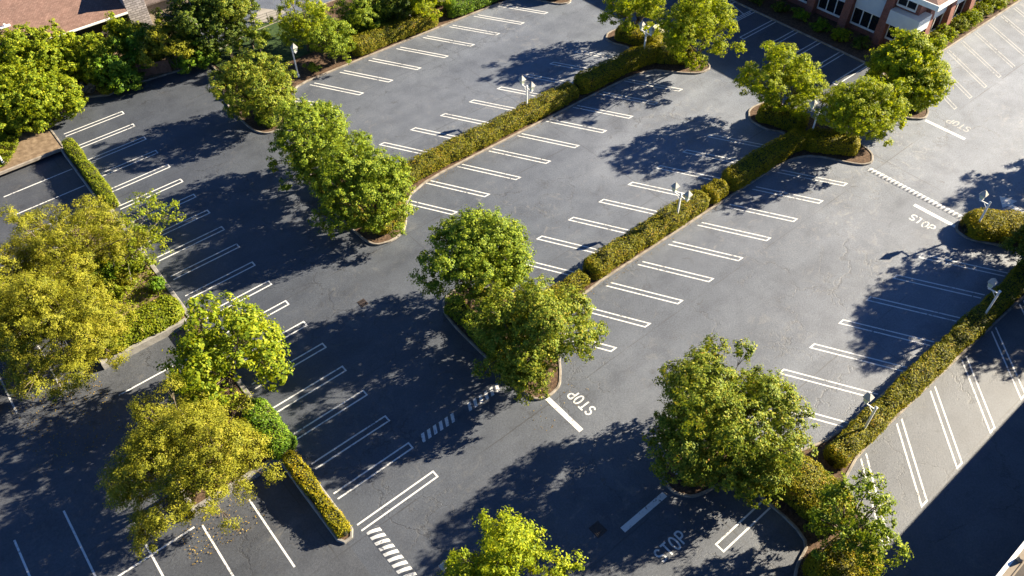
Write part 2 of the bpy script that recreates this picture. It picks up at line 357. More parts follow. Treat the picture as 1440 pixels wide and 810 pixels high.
def tree(name, label, px, z, half, lm, base=None, cz=.92, lobes=22, cat='tree', group=None, leaf=.145, spray=.27, per=30, k=40, r0=.14, bark=None, rf=.335, shell=(.48, .82), gz=0.0, fork=1.3, stretch=None, up=.35, aspect=.62):
    C = at(px[0], px[1], z) if px else Vector(base[2]); a = half*1.1*dist_px(C)
    b = Vector((base[0], base[1], gz)) if base else Vector((C.x, C.y, gz))
    t = empty(name, b, label, cat, group)
    L = make_lobes(a, a*cz, lobes, rf, shell)
    lean = (C.x-b.x, C.y-b.y)
    obj('trunk', stem_bm(b, L, z-gz, r0, min(fork, (z-gz)*.45), lean), bark or M_BARK, t, smooth=False)
    P, NN = crown_leaves(L, k, per, spray, leaf, up)
    P = P + np.array([lean[0], lean[1], z-gz])
    ok = P[:, 2] > .25; P, NN = P[ok], NN[ok]
    V, F = leaf_arrays(P, NN, leaf, aspect)
    np_mesh('crown', V, F, lm, t)
    return t
def shrub(name, label, c, a, h, lm, lobes=9, group=None, cat='shrub', leaf=.13, spray=.18, per=16, k=70, gz=.1):
    """low bush: foliage from the ground up; c = (x, y)"""
    t = empty(name, (c[0], c[1], gz), label, cat, group)
    L = make_lobes(a, h*.5, lobes, .42, (.35, .72))
    L = [(np.array([q[0], q[1], max(q[2], -h*.3)]), min(r, h*.55), o) for q, r, o in L]
    P, NN = crown_leaves(L, k, per, spray, leaf); P = P + np.array([0, 0, h*.5]); ok = P[:, 2] > .02; P, NN = P[ok], NN[ok]
    V, F = leaf_arrays(P, NN, leaf); np_mesh('foliage', V, F, lm, t)
    bm = bmesh.new()
    for q, r, o in L:
        tube(bm, [(q[0]*.15, q[1]*.15, -.1), (q[0]*.6, q[1]*.6, h*.3), (q[0], q[1], h*.5+q[2])], [.035, .025, .012], 5)
    obj('stem', bm, M_BARK, t)
    return t
def wave(s, seeds, amps):
    return sum(a*np.sin(s*f+ph) for (f, ph), a in zip(seeds, amps))
def hedge(name, label, path, w, h, lm, group='clipped hedges', gz=.10, dens=270, leaf=.115, cat='hedge', rough=.06, exp=5.0, wend=None):
    pts = [np.array(p, float) for p in path]; seg = [np.linalg.norm(b-a) for a, b in zip(pts, pts[1:])]; Lt = sum(seg)
    cum = np.concatenate([[0], np.cumsum(seg)])
    org = pts[0]
    s1 = [(rng.uniform(.5, 1.1), rng.uniform(0, 6)), (rng.uniform(1.5, 2.6), rng.uniform(0, 6)), (rng.uniform(4, 6), rng.uniform(0, 6))]
    s2 = [(rng.uniform(.5, 1.1), rng.uniform(0, 6)), (rng.uniform(1.5, 2.6), rng.uniform(0, 6)), (rng.uniform(4, 6), rng.uniform(0, 6))]
    X = np.array([p[0] for p in pts]); Y = np.array([p[1] for p in pts])
    def surf(s, th, k=1.0):
        x = np.interp(s, cum, X); y = np.interp(s, cum, Y)
        e = .35
        tx = np.interp(s+e, cum, X)-np.interp(s-e, cum, X); ty = np.interp(s+e, cum, Y)-np.interp(s-e, cum, Y)
        l = np.hypot(tx, ty)+1e-9; nx, ny = -ty/l, tx/l
        ct, st = np.cos(th), np.sin(th)
        ex = 2/exp
        cx = np.sign(ct)*np.abs(ct)**ex; cz = np.sign(st)*np.abs(st)**ex
        d = np.minimum(s, Lt-s); endf = np.clip(1-np.clip(1-d/(w*.42), 0, 1)**2.5, 0, 1)**.5
        ww = (w if wend is None else w+(wend-w)*s/Lt)
        hw = (ww*.5 + wave(s, s1, (rough*.8, rough*.7, rough*.5)) )*(.25+.75*endf)*k
        hh = (h + wave(s, s2, (rough*.9, rough*.7, rough*.5)) + rough*.8*np.sin(th*5+s*3.1))*(.55+.45*endf)*k
        zz = np.where(cz > 0, cz*hh*.62 + hh*.38, hh*.38 + cz*hh*.38)
        P = np.stack([x + nx*cx*hw - org[0], y + ny*cx*hw - org[1], zz], -1)
        Nn = np.stack([nx*np.sign(cx)*np.abs(ct)**1.2, ny*np.sign(cx)*np.abs(ct)**1.2, np.maximum(st, -.1)], -1)
        return P, Nn, d
    # body
    ns = max(8, int(Lt/.25)); th = np.linspace(-math.pi/2, 1.5*math.pi, 25)[:-1]
    sg, tg_ = np.meshgrid(np.linspace(0, Lt, ns), th, indexing='ij')
    P, _, _ = surf(sg.ravel(), tg_.ravel(), .86); P = P + rng.normal(0, .02, P.shape); nt_ = len(th)
    F = []
    for i in range(ns-1):
        for j in range(nt_):
            F.append((i*nt_+j, i*nt_+(j+1) % nt_, (i+1)*nt_+(j+1) % nt_, (i+1)*nt_+j))
    capA = [(0+j, 0+(j+1) % nt_, nt_-1-((j+1) % nt_), nt_-1-j) for j in range(nt_//2)]
    base = (ns-1)*nt_
    F += capA + [tuple(base+q for q in c) for c in capA]
    F = np.array([f for f in F if len(set(f)) == 4]); nb = len(P); Vb = P
    # leaves
    n = int(Lt*(w+2*h)*dens) + int(2*w*h*dens*1.5)
    s = rng.uniform(0, Lt, n); ne = int(2*w*h*dens*1.5)
    s[:ne] = np.where(rng.random(ne) < .5, rng.uniform(0, .45*w, ne)**1.3, Lt-rng.uniform(0, .45*w, ne)**1.3).clip(0, Lt)
    tg2 = np.linspace(-.5, math.pi+.5, 801); cc, ss_ = np.cos(tg2), np.sin(tg2)
    gx = np.sign(cc)*np.abs(cc)**(2/exp)*w*.5; gzz = np.sign(ss_)*np.abs(ss_)**(2/exp)*h*.62
    al = np.concatenate([[0], np.cumsum(np.hypot(np.diff(gx), np.diff(gzz)))])
    th = np.interp(rng.uniform(0, al[-1], n), al, tg2)
    P, Nn, d = surf(s, th, 1.0)
    tang = np.stack([np.interp(s+.3, cum, X)-np.interp(s-.3, cum, X), np.interp(s+.3, cum, Y)-np.interp(s-.3, cum, Y), 0*s], -1); tang = unit(tang)
    sgn = np.where(s < Lt/2, -1, 1)[:, None]
    Nn = Nn + tang*sgn*np.clip(1-d/(w*.4), 0, 1)[:, None]*1.2
    P = P + unit(Nn)*rng.normal(-.02, .045, (n, 1)); P[:, 2] = np.maximum(P[:, 2], .03)
    V, F2 = leaf_arrays(P, Nn + np.array([0, 0, .25]), leaf, .62, .2, .5)
    Vall = np.concatenate([Vb, V]); Fall = np.concatenate([F, F2+nb])
    mi = np.concatenate([np.zeros(len(F)), np.ones(len(F2))])
    o = np_mesh(name, Vall, Fall, [M_TWIG, lm], None, (org[0], org[1], gz), mi)
    return tag(o, label, cat, group)
def in_poly(px_, py_, poly):
    c = np.zeros(len(px_), bool); n = len(poly)
    for i in range(n):
        x1, y1 = poly[i][:2]; x2, y2 = poly[(i+1) % n][:2]
        c ^= ((y1 > py_) != (y2 > py_)) & (px_ < (x2-x1)*(py_-y1)/((y2-y1) or 1e-9)+x1)
    return c
def ground_cover(name, label, poly, lm, h=.3, dens=150, gz=.1, leaf=.13, cat='ground cover'):
    xs = [p[0] for p in poly]; ys = [p[1] for p in poly]; A = (max(xs)-min(xs))*(max(ys)-min(ys)); n = int(A*dens)
    x = rng.uniform(min(xs), max(xs), n); y = rng.uniform(min(ys), max(ys), n); ok = in_poly(x, y, poly); x, y = x[ok], y[ok]
    hz = h*(.6+.25*np.sin(x*2.3+1)*np.cos(y*1.9)+.2*np.sin(x*5.1+y*4.3))*rng.uniform(.45, 1.1, len(x))
    P = np.stack([x-xs[0], y-ys[0], np.maximum(hz, .02)], -1)
    V, F = leaf_arrays(P, np.tile([0, 0, 1.0], (len(x), 1)), leaf, .7, .2, .6)
    o = np_mesh(name, V, F, lm, None, (xs[0], ys[0], gz))
    return tag(o, label, cat, None, 'stuff')

# ------------------------------------------------------------------ ground
LOW = -.40
def gz(x, y):
    """height of the asphalt: the yard on the left lies lower behind its kerb wall"""
    if x > 5.05: return 0.0
    s = min(max((y-20.5)/5.5, 0), 1); s = s*s*(3-2*s)
    return LOW*s
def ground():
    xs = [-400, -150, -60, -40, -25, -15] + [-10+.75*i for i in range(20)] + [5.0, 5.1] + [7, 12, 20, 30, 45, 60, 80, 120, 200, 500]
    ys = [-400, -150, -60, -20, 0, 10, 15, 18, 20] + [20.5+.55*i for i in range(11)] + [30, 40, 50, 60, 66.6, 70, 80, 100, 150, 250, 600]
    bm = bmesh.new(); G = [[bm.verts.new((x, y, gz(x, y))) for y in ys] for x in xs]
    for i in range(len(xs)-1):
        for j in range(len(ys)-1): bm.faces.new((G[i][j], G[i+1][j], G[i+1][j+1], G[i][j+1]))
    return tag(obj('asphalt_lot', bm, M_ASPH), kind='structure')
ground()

def sheet(bm, pts, dz=.004, zf=None):
    n = len(pts); f = bm.faces.new([bm.verts.new((p[0], p[1], (gz(p[0], p[1]) if zf is None else zf)+dz)) for p in pts])
    if f.normal.z < 0: f.normal_flip()
    return f
def strip(bm, a, b, w, dz=.004, nseg=1):
    a, b = Vector(a), Vector(b); d = (b-a).normalized(); nrm = Vector((-d.y, d.x))*w*.5
    for i in range(nseg):
        p, q = a.lerp(b, i/nseg), a.lerp(b, (i+1)/nseg)
        sheet(bm, [p+nrm, p-nrm, q-nrm, q+nrm], dz)
def flat_up(name, bm, m):
    me = bpy.data.meshes.new(name); bm.normal_update()
    for f in bm.faces:
        if f.normal.z < 0: f.normal_flip()
    bm.to_mesh(me); bm.free(); return tag(link_mesh(name, me, m), kind='structure')
LW = .10
def angled_row(tips, vec, gap=.23, m=None, cap=True):
    """pairs of stall lines: tip + vec = base end. Lines are cut along x"""
    bm = bmesh.new(); v = Vector(vec); hw = LW*.5*v.length/abs(v.y)
    for tp in tips:
        tp = Vector(tp)
        for s in (-1, 1):
            a = tp + Vector((s*gap, 0)); b = a + v
            sheet(bm, [a+Vector((-hw, 0)), a+Vector((hw, 0)), b+Vector((hw, 0)), b+Vector((-hw, 0))])
        if cap:
            u_ = v.normalized()*(LW/abs(v.normalized().y))
            l, r = tp+Vector((-gap+hw, 0)), tp+Vector((gap-hw, 0))
            sheet(bm, [l, r, r+u_, l+u_])
    return flat_up('stall_marking', bm, m or M_PAINT)
def straight_row(tips, vec, gap=.22, m=None):
    """vec along x"""
    bm = bmesh.new(); v = Vector(vec); sx = math.copysign(1, v.x)
    for tp in tips:
        tp = Vector(tp)
        for s in (-1, 1):
            a = tp+Vector((0, s*gap)); strip(bm, a, a+v, LW)
        e = LW*.5; sheet(bm, [tp+Vector((0, -gap+e)), tp+Vector((0, gap-e)), tp+Vector((sx*LW, gap-e)), tp+Vector((sx*LW, -gap+e))])
    return flat_up('stall_marking', bm, m or M_PAINT)
SP = 3.206; UP = (-.5*5.15, .866*5.15); DN = (.5*5.15, -.866*5.15)
angled_row([(28.91-SP+SP*i, 57.11) for i in range(10)], UP)
angled_row([(26.18-SP+SP*i, 49.70) for i in range(9)], DN)
angled_row([(25.58+SP*i, 38.53) for i in range(9)], UP)
angled_row([(28.71-SP+SP*i, 32.32) for i in range(8)], DN)
angled_row([(25.45+SP*i, 21.08) for i in range(9)], UP)
angled_row([(32.28-SP*2+SP*i, 13.01) for i in range(8)], (.5*5.75, -.866*5.75))
straight_row([(11.20, 68.67-2.4956*i) for i in range(20)], (-5.2, 0))
straight_row([(62.45, 40.78+2.67*i) for i in range(-4, 6)], (5.35, 0))
angled_row([(67.2+2.55*i-.05, 20.9) for i in range(11)], (3.15, 5.5), .2, M_PAINT_VOLD)
angled_row([(27.1-3.7+3.71*i, 2.13) for i in range(9)], (3.8, 3.95), .26)
straight_row([(20.15, 7.78)], (4.0, 0), .26)
straight_row([(21.2, 73.5-3.3)], (4.4, 0), .22, M_PAINT_OLD)
# lower yard: single lines
bm = bmesh.new(); K = 1.0098
for x, y0, y1 in ((-8.86, 32.85, 27.5), (-6.18, 32.87, 27.4), (-3.42, 29.6, 24.6), (-.57, 27.0, 22.4), (2.15, 26.75, 21.4), (-8.9, 43.9, 41.4), (-6.16, 46.5, 41.4), (-3.4, 46.5, 41.4), (-11.6, 32.8, 27.4)):
    strip(bm, (x*K, y0*K), (x*K, y1*K), .11, nseg=8)
for y in (63.54, 60.72, 57.85, 55.0):
    strip(bm, (-.56*K, y*K), (4.94, y*K), .11)
for y in (38.62, 35.85, 33.1, 30.4): strip(bm, (-.8*K, y*K), (4.95, y*K), .11)
strip(bm, (-10*K, 27.13*K), (-.95*K, 27.18*K), .11, .008)
flat_up('stall_marking', bm, M_PAINT)
# stop bars
for i, (a, b, w, m_) in enumerate((((19.58, 21.2), (19.58, 17.95), .33, M_PAINT), ((16.95, 11.85), (20.3, 11.85), .36, M_PAINT), ((53.0, 16.3), (53.1, 12.9), .34, M_PAINT), ((63.6, 21.7), (63.65, 18.1), .34, M_PAINT))):
    bm = bmesh.new(); strip(bm, a, b, w, .004); flat_up('stop_line', bm, m_)
# lettering
def arc(cx, cy, rx, ry, a0, a1, n=10):
    return [(cx+rx*math.cos(R(a0+(a1-a0)*i/n)), cy+ry*math.sin(R(a0+(a1-a0)*i/n))) for i in range(n+1)]
GL = {'S': [arc(.5, .74, .40, .26, 20, 270)[:] + arc(.5, .26, .40, .22, 90, -160)[1:]],
      'T': [[(.02, 1), (.98, 1)], [(.5, 1), (.5, 0)]],
      'O': [arc(.5, .5, .42, .5, 0, 360, 20)],
      'P': [[(.12, 0), (.12, 1)], [(.12, 1)] + arc(.55, .74, .36, .26, 90, -90) + [(.12, .48)]]}
def ribbon(bm, pts, w, f):
    for k in range(len(pts)-1):
        a, b = Vector(pts[k]), Vector(pts[k+1])
        if (b-a).length < 1e-6: continue
    out = []
    n = len(pts); closed = (Vector(pts[0])-Vector(pts[-1])).length < 1e-4
    P = [Vector(p) for p in pts]
    for k in range(n):
        if closed: a, b = P[(k-1) % (n-1)], P[(k+1) % (n-1)]
        else: a, b = P[max(k-1, 0)], P[min(k+1, n-1)]
        d = (b-a).normalized(); nn = Vector((-d.y, d.x))*w*.5; out.append((P[k]+nn, P[k]-nn))
    vs = [(f(a), f(b)) for a, b in out]
    V = [(bm.verts.new(a), bm.verts.new(b)) for a, b in vs]
    for k in range(n-1): bm.faces.new((V[k][0], V[k][1], V[k+1][1], V[k+1][0]))
def word(text, org, right, up, lw, lh, sp, sw, m_, z=.004):
    bm = bmesh.new(); o = Vector(org); r = Vector(right); u_ = Vector(up)
    for i, ch in enumerate(text):
        for j, st in enumerate(GL[ch]):
            st2 = [(p[0]*lw, p[1]*lh) for p in st]
            ribbon(bm, st2, sw, lambda p: (*(o + r*(i*sp+p.x) + u_*p.y), z+.0015*j+gz(o.x, o.y)))
    return flat_up('stop_lettering', bm, m_)
word('STOP', (21.35, 18.45), (0, 1), (-1, 0), .40, .72, .52, .105, M_PAINT)
word('STOP', (17.25, 9.15), (1, 0), (0, 1), .42, .74, .54, .11, M_PAINT)
word('STOP', (51.25, 15.75), (0, -1), (1, 0), .42, .74, .50, .11, M_PAINT_OLD)
word('STOP', (65.5, 18.5), (0, 1), (-1, 0), .42, .80, .52, .11, M_PAINT_VOLD)
# arrow on the through road
bm = bmesh.new(); sheet(bm, [(58.9, 12.6), (57.75, 11.75), (58.25, 11.62), (57.9, 9.6), (58.35, 9.55), (58.75, 11.5), (59.35, 11.4)]); flat_up('arrow_marking', bm, M_PAINT)
# hatched aisle and accessible bay in the shade of the offices
bm = bmesh.new()
strip(bm, (63.2, 43.45), (67.2, 43.45), .1); strip(bm, (63.2, 46.1), (67.2, 46.1), .1)
for i in range(4): strip(bm, (63.3+i*1.0, 43.5), (64.2+i*1.0, 46.05), .1, .006)
flat_up('hatched_marking', bm, M_PAINT)
bm = bmesh.new(); sheet(bm, [(60.2, 41.6), (61.3, 41.6), (61.3, 42.7), (60.2, 42.7)]); flat_up('blue_bay_marking', bm, M_BLUE)
bm = bmesh.new(); ribbon(bm, arc(60.75, 42.1, .25, .25, 120, 400, 12), .08, lambda p: (p.x, p.y, .007)); ribbon(bm, [(61.15, 42.1), (60.8, 42.1), (60.7, 42.4)], .08, lambda p: (p.x, p.y, .0085)); flat_up('wheelchair_marking', bm, M_PAINT)

# ------------------------------------------------------------------ kerbed planting beds
def chaikin(poly, it=2, q=.22):
    for _ in range(it):
        o = []
        for i in range(len(poly)):
            a, b = Vector(poly[i]), Vector(poly[(i+1) % len(poly)])
            o += [a.lerp(b, q), a.lerp(b, 1-q)]
        poly = o
    return [Vector(p) for p in poly]
def offset(poly, d):
    n = len(poly); out = []
    ar = sum(poly[i].x*poly[(i+1) % n].y-poly[(i+1) % n].x*poly[i].y for i in range(n))
    sg = 1 if ar > 0 else -1
    for i in range(n):
        a, b, c = poly[i-1], poly[i], poly[(i+1) % n]
        d1 = (b-a).normalized(); d2 = (c-b).normalized(); n1 = Vector((-d1.y, d1.x)); n2 = Vector((-d2.y, d2.x))
        mm = n1+n2
        mm = mm/max(mm.dot(mm)/2, .5)
        out.append(b + mm*d*sg)
    return out
def bed(poly, soil, kw=.16, kh=.14, sz=.09, bz=0.0, round_=True, smat=None, kmat=None):
    p = chaikin(poly, 2, .2) if round_ else [Vector(q) for q in poly]
    inn = offset(p, kw); n = len(p); bm = bmesh.new(); low = -.9
    e = .025; o2 = offset(p, e); i2 = offset(p, kw-e)
    rings = [[bm.verts.new((q.x, q.y, z)) for q in rr] for rr, z in ((p, bz-.1 if bz == 0 else bz+low), (p, bz+kh-e), (o2, bz+kh), (i2, bz+kh), (inn, bz+kh-e), (inn, bz+sz-.05))]
    for a, b in zip(rings, rings[1:]):
        for i in range(n): bm.faces.new((a[i], a[(i+1) % n], b[(i+1) % n], b[i]))
    tag(obj('kerb', bm, kmat or M_KERB), kind='structure')
    bm = bmesh.new(); vs = [bm.verts.new((q.x, q.y, bz+sz)) for q in offset(p, kw-.02)]
    for tri in tessellate_polygon([[(v.co.x, v.co.y, 0) for v in vs]]): bm.faces.new([vs[i] for i in tri])
    flat_up('planting_bed', bm, soil)
M1 = [(18.5, 40.6), (18.9, 39.4), (20.2, 39.0), (21.7, 39.4), (24.3, 43.1), (35, 43.1), (51.2, 43.1), (53.2, 40.4), (54.5, 39.1), (56.2, 39.1), (56.9, 41), (56.9, 47.5), (56.2, 49.8), (53.3, 50.2), (52.2, 49.4), (52.2, 48.2), (53.0, 46.7), (50.6, 45.1), (35, 45.1), (24.3, 45.1), (21.7, 49.6), (20, 50.3), (18.8, 49.6), (18.5, 48)]
M2 = [(18.6, 22.6), (18.8, 21.4), (19.7, 20.95), (21.1, 21.2), (24.6, 26.0), (38, 26.0), (50.0, 26.0), (52.2, 25.0), (53.9, 21.7), (55.0, 21.2), (56.2, 22.0), (56.6, 24), (56.6, 30), (55.8, 32.4), (53.4, 32.7), (52.1, 31.6), (52.1, 29.6), (53.1, 28.3), (50.6, 27.6), (38, 27.6), (24.6, 27.6), (22.2, 31.4), (21, 32.2), (19.4, 31.9), (18.6, 30.4)]
M3 = [(24.2, 10.0), (22.6, 10.25), (21.3, 10.6), (20.6, 11.6), (20.9, 12.8), (22.2, 13.3), (24.4, 12.8), (28.4, 8.0), (40, 7.8), (53.6, 7.8), (54.3, 8.6), (53.4, 10), (52.4, 11.6), (52.6, 12.8), (54.0, 13.3), (57.4, 11.0), (58.6, 9.5), (58.6, 4.5), (57, 3.4), (53.5, 6.1), (40, 6.3), (28.6, 6.3), (27.4, 3.5), (26.0, 1.6), (23.4, 1.3), (21.4, 2.2), (21.2, 3.8), (22.4, 4.6), (24.2, 5.0)]
bed(M1, M_SOIL); bed(M2, M_SOIL); bed(M3, M_SOIL)
M0 = [(18.6, 64), (18.6, 58.6), (19.3, 57.2), (20.6, 57.0), (21.7, 57.6), (24.2, 62.1), (30, 62.1), (40, 62.0), (51.5, 61.8), (53.3, 57.6), (54.6, 57.0), (55.8, 58), (56.2, 64), (56, 74), (20.6, 74), (20.4, 66)]
bed(M0, M_SOIL)
MT = [(-30, 66.75), (5.4, 66.75), (5.4, 71.5), (9.4, 73.1), (11.2, 72.1), (13, 72.4), (20.6, 71.4), (20.6, 130), (-30, 130)]
bed(MT, M_DIRT, round_=False)
MR = [(67.6, 140), (67.6, 30.2), (67.2, 28.0), (64.0, 25.5), (62.4, 24.3), (62.5, 22.8), (63.6, 21.7), (65.2, 22.2), (68.4, 26.4), (72, 26.6), (120, 26.7), (120, 140)]
bed(MR, M_SOIL)
# left planters on their low concrete walls, level with the upper lot
PA = [(-.75, 41.6), (5.55, 41.6), (5.55, 56.3), (4.0, 57.4), (.6, 55.0), (-.75, 52)]
PB = [(-.7, 28.0), (5.6, 28.0), (5.6, 36.3), (4.0, 37.0), (-.2, 34.5), (-.7, 32)]
bed(PA, M_DIRT, .3, .16, .10, .001, False, None, M_WALLC); bed(PB, M_SOIL, .3, .16, .10, .001, False, None, M_WALLC)
bed([(5.0, 56.45), (5.55, 56.45), (6.25, 56.45), (6.25, 66.6), (5.0, 66.6)], M_SOIL, .15, .16, .10, .001, False, None, M_WALLC)
bed([(4.7, 36.45), (5.7, 36.45), (5.7, 41.45), (4.7, 41.45)], M_SOIL, .15, .16, .10, .001, False, None, M_WALLC)
bed([(4.65, 27.85), (4.65, 21.4), (4.9, 20.95), (5.4, 20.95), (5.7, 21.4), (5.7, 27.85)], M_SOIL, .15, .16, .10, .001, False, None, M_WALLC)

# ------------------------------------------------------------------ speed humps
def hump(label, a, b, w, h, ns, gapi=None, slant=.28, m_=None):
    a, b = Vector(a), Vector(b); d = (b-a); L = d.length; d.normalize(); n = Vector((-d.y, d.x))
    bm = bmesh.new(); K_ = 8
    def pt(s, v, dz=0):
        q = a + d*s + n*(v*w*.5); return (q.x-a.x, q.y-a.y, h*math.cos(v*math.pi/2)**1.2 + dz + gz(q.x, q.y) + .003)
    ss = [L*i/40 for i in range(41)]; vv = [-1+2*j/K_ for j in range(K_+1)]
    G = [[bm.verts.new(pt(s, v)) for v in vv] for s in ss]
    for i in range(40):
        for j in range(K_): bm.faces.new((G[i][j], G[i][j+1], G[i+1][j+1], G[i+1][j]))
    per = L/ns
    for k in range(ns):
        if gapi is not None and k in gapi: continue
        s0 = per*(k+.18)
        g = [[bm.verts.new(pt(min(max(s0+e*per*.52+slant*v*.5, 0), L), v*.93, .004)) for v in vv] for e in (0, .5, 1)]
        for i in range(2):
            for j in range(K_):
                f = bm.faces.new((g[i][j], g[i][j+1], g[i+1][j+1], g[i+1][j])); f.material_index = 1
    me = bpy.data.meshes.new('speed_hump'); bm.normal_update()
    for f in bm.faces:
        if f.normal.z < 0: f.normal_flip()
    bm.to_mesh(me); bm.free()
    o = link_mesh('speed_hump', me, [M_ASPH, m_ or M_PAINT], None, (a.x, a.y, 0)); tag(o, label, 'speed hump', 'striped speed humps')
hump('striped speed hump lying in tree shade at the tip of the planted island', (11.85, 23.7), (17.95, 23.65), .62, .06, 14, (6, 7))
hump('striped speed hump at the end of the small yellow hedge', (6.5, 20.75), (6.6, 12.5), .8, .06, 20)
hump('long striped speed hump on the sunlit pale road next to the STOP lettering', (54.15, 21.05), (54.35, 13.2), .62, .06, 24, None, .1)

# ------------------------------------------------------------------ grates and manholes
def grate(label, c, s, z=0):
    bm = bmesh.new(); box(bm, (0, 0, .006), (s[0], s[1], .012))
    for i in range(7): box(bm, (-s[0]*.42+i*s[0]*.14, 0, .02), (s[0]*.07, s[1]*.92, .016))
    box(bm, (0, 0, .021), (s[0], .05, .012)); box(bm, (0, s[1]*.5-.02, .02), (s[0], .04, .02)); box(bm, (0, -s[1]*.5+.02, .02), (s[0], .04, .02))
    o = obj('drain_grate', bm, M_IRON, None, (c[0], c[1], z)); tag(o, label, 'drain')
grate('rusty rectangular drain grate set in the sunlit asphalt', (15.13, 35.27), (.55, .62))
grate('square drain grate in the tree shade near the blue looking stop line', (15.95, 12.75), (.7, .75))

# ------------------------------------------------------------------ hedges
hedge('hedge', 'long russet green hedge beginning behind the pair of trees in the second island', [(22.2, 44.25), (43.4, 44.25)], 1.75, 1.2, L_HEDGE)
hedge('hedge', 'taller hedge stretch between the far double lamp and the broad tree at the island end', [(43.7, 44.3), (50.8, 44.2), (53.6, 43.6)], 1.75, 1.45, L_HEDGEY)
hedge('hedge', 'hedge running out to the trunk of the broad tree, its near face in shade', [(53.0, 43.5), (55.6, 40.9)], 1.7, 1.4, L_HEDGE)
hedge('hedge', 'short dark faced hedge below the tree at the top edge of the photo', [(53.2, 48.9), (54.3, 46.4), (55.0, 44.6)], 1.7, 1.35, L_HEDGEY)
hedge('hedge', 'low hedge tuft in the kerb corner under the lower of the upper pair of trees', [(19.6, 40.6), (21.5, 40.7), (23.2, 43.4)], 1.7, .8, L_HEDGE, exp=3)
hedge('hedge', 'low ragged hedge below the trunks of the upper pair of trees', [(19.5, 41.9), (19.5, 48.6)], 1.5, .7, L_HEDGE, exp=3, rough=.1)
hedge('hedge', 'low ragged hedge along the left kerb of the middle island', [(19.6, 23.2), (19.6, 31.0)], 1.5, .7, L_GREEN, exp=3, rough=.1)
hedge('hedge', 'low ragged hedge round the foot of the tree standing alone', [(19.6, 58.2), (20.4, 58.6), (21.4, 61.5)], 1.9, .7, L_GREEN, exp=3, rough=.1)
hedge('hedge', 'low young hedge touching the two big trees on the middle island', [(24.8, 26.85), (28.3, 26.85)], 1.25, .85, L_HEDGE)
hedge('hedge', 'russet hedge with the nearest double lamp standing in it', [(28.6, 26.95), (40.9, 26.95)], 1.6, 1.2, L_HEDGE)
hedge('hedge', 'gold green hedge clump just beyond the nearest double lamp', [(41.0, 26.9), (43.1, 26.9)], 1.5, 1.15, L_HEDGEY, exp=3)
hedge('hedge', 'golden hedge rising towards the two trees by the pale road', [(43.3, 26.85), (50.4, 26.8), (53.0, 26.6)], 1.6, 1.45, L_HEDGEY)
hedge('hedge', 'thick golden hedge end turned towards the striped hump on the pale road', [(52.6, 26.4), (55.2, 22.9)], 1.9, 1.45, L_HEDGEY)
hedge('hedge', 'rounded golden hedge in front of the left of the two trees by the pale road', [(53.0, 31.4), (54.4, 27.4)], 1.8, 1.3, L_HEDGEY)
hedge('hedge', 'narrow green hedge on the right with single lamps leaning over it', [(28.9, 7.0), (36.4, 7.05), (49.5, 7.05), (53, 7.2)], 1.35, 1.0, L_HEDGE)
hedge('hedge', 'big mounded hedge beside the lower right tree', [(25.4, 10.3), (26.3, 7.4), (26.2, 4.2)], 3.7, 1.5, L_HEDGE, exp=3, wend=2.6)
hedge('hedge', 'mounded hedge at the bottom right corner in front of the small tree', [(22.0, 3.3), (25.9, 2.5)], 2.5, 1.35, L_HEDGEY, exp=2.6)
hedge('hedge', 'low clipped ground hedge under the lower right tree', [(21.6, 11.9), (24.2, 11.3)], 1.7, .5, L_HEDGE, exp=2.6)
hedge('hedge', 'golden hedge carrying a single lamp at the right end of the pale road', [(52.9, 12.3), (54.6, 11.0), (57.2, 8.2)], 2.6, 1.2, L_HEDGEY, exp=3.4)
hedge('hedge', 'thin yellow green hedge along the wall of the lower left yard', [(5.75, 66.5), (5.75, 56.2)], .95, .95, L_IVY)
hedge('hedge', 'thin yellow hedge ending in a rounded kerb at the bottom of the photo', [(5.2, 27.6), (5.2, 21.3)], .85, .7, L_HEDGEY)
hedge('hedge', 'vivid glossy green hedge lump beside the olive tree', [(5.2, 32.2), (5.2, 27.7)], 1.6, 1.1, L_HGREEN, exp=3)
hedge('hedge', 'tall block hedge along the top parking row with a lamp behind it', [(31.7, 63.3), (41.6, 63.1)], 1.9, 1.5, L_HEDGE)
hedge('hedge', 'dark shaded hedge continuing the top row to the photo edge', [(43.0, 63.2), (51.5, 62.9), (53.8, 60.8), (54.6, 58.2)], 2.0, 1.6, L_HGREEN)
hedge('hedge', 'ragged hedge further back behind the top row block hedge', [(31.5, 66.6), (44, 66.3), (55, 66)], 2.4, 1.9, L_GREEN, exp=3, rough=.16)
hedge('hedge', 'low broad ivy hedge filling the front of the left planter', [(-.45, 43.0), (5.35, 43.05)], 2.5, .75, L_IVY, leaf=.15, exp=5)
ground_cover('ground_cover', 'patchy ground cover in the middle of the left planter', [(.2, 45), (5.2, 45), (5.2, 52), (3, 53), (.3, 50)], L_IVY, .3, 130)
ground_cover('ground_cover', 'yellow green ground cover in the bed at the left edge', [(-4, 67.1), (1.2, 67.4), (2.5, 69.4), (3.2, 72.5), (-4, 73)], L_IVY, .5, 420)
ground_cover('fallen_leaves', 'yellow fallen leaves scattered over the lower left asphalt', [(-6.5, 36), (-1.2, 36), (-1.2, 43.3), (-6.5, 43.3)], L_FALL, .012, 17, LOW+.01, .085, 'leaves')
ground_cover('fallen_leaves', 'brown fallen leaves around the small kerb corner below the olive tree', [(-2.0, 25.3), (2.4, 25.3), (2.4, 27.8), (-2.0, 27.8)], L_FALL, .012, 30, LOW*.9+.01, .08, 'leaves')

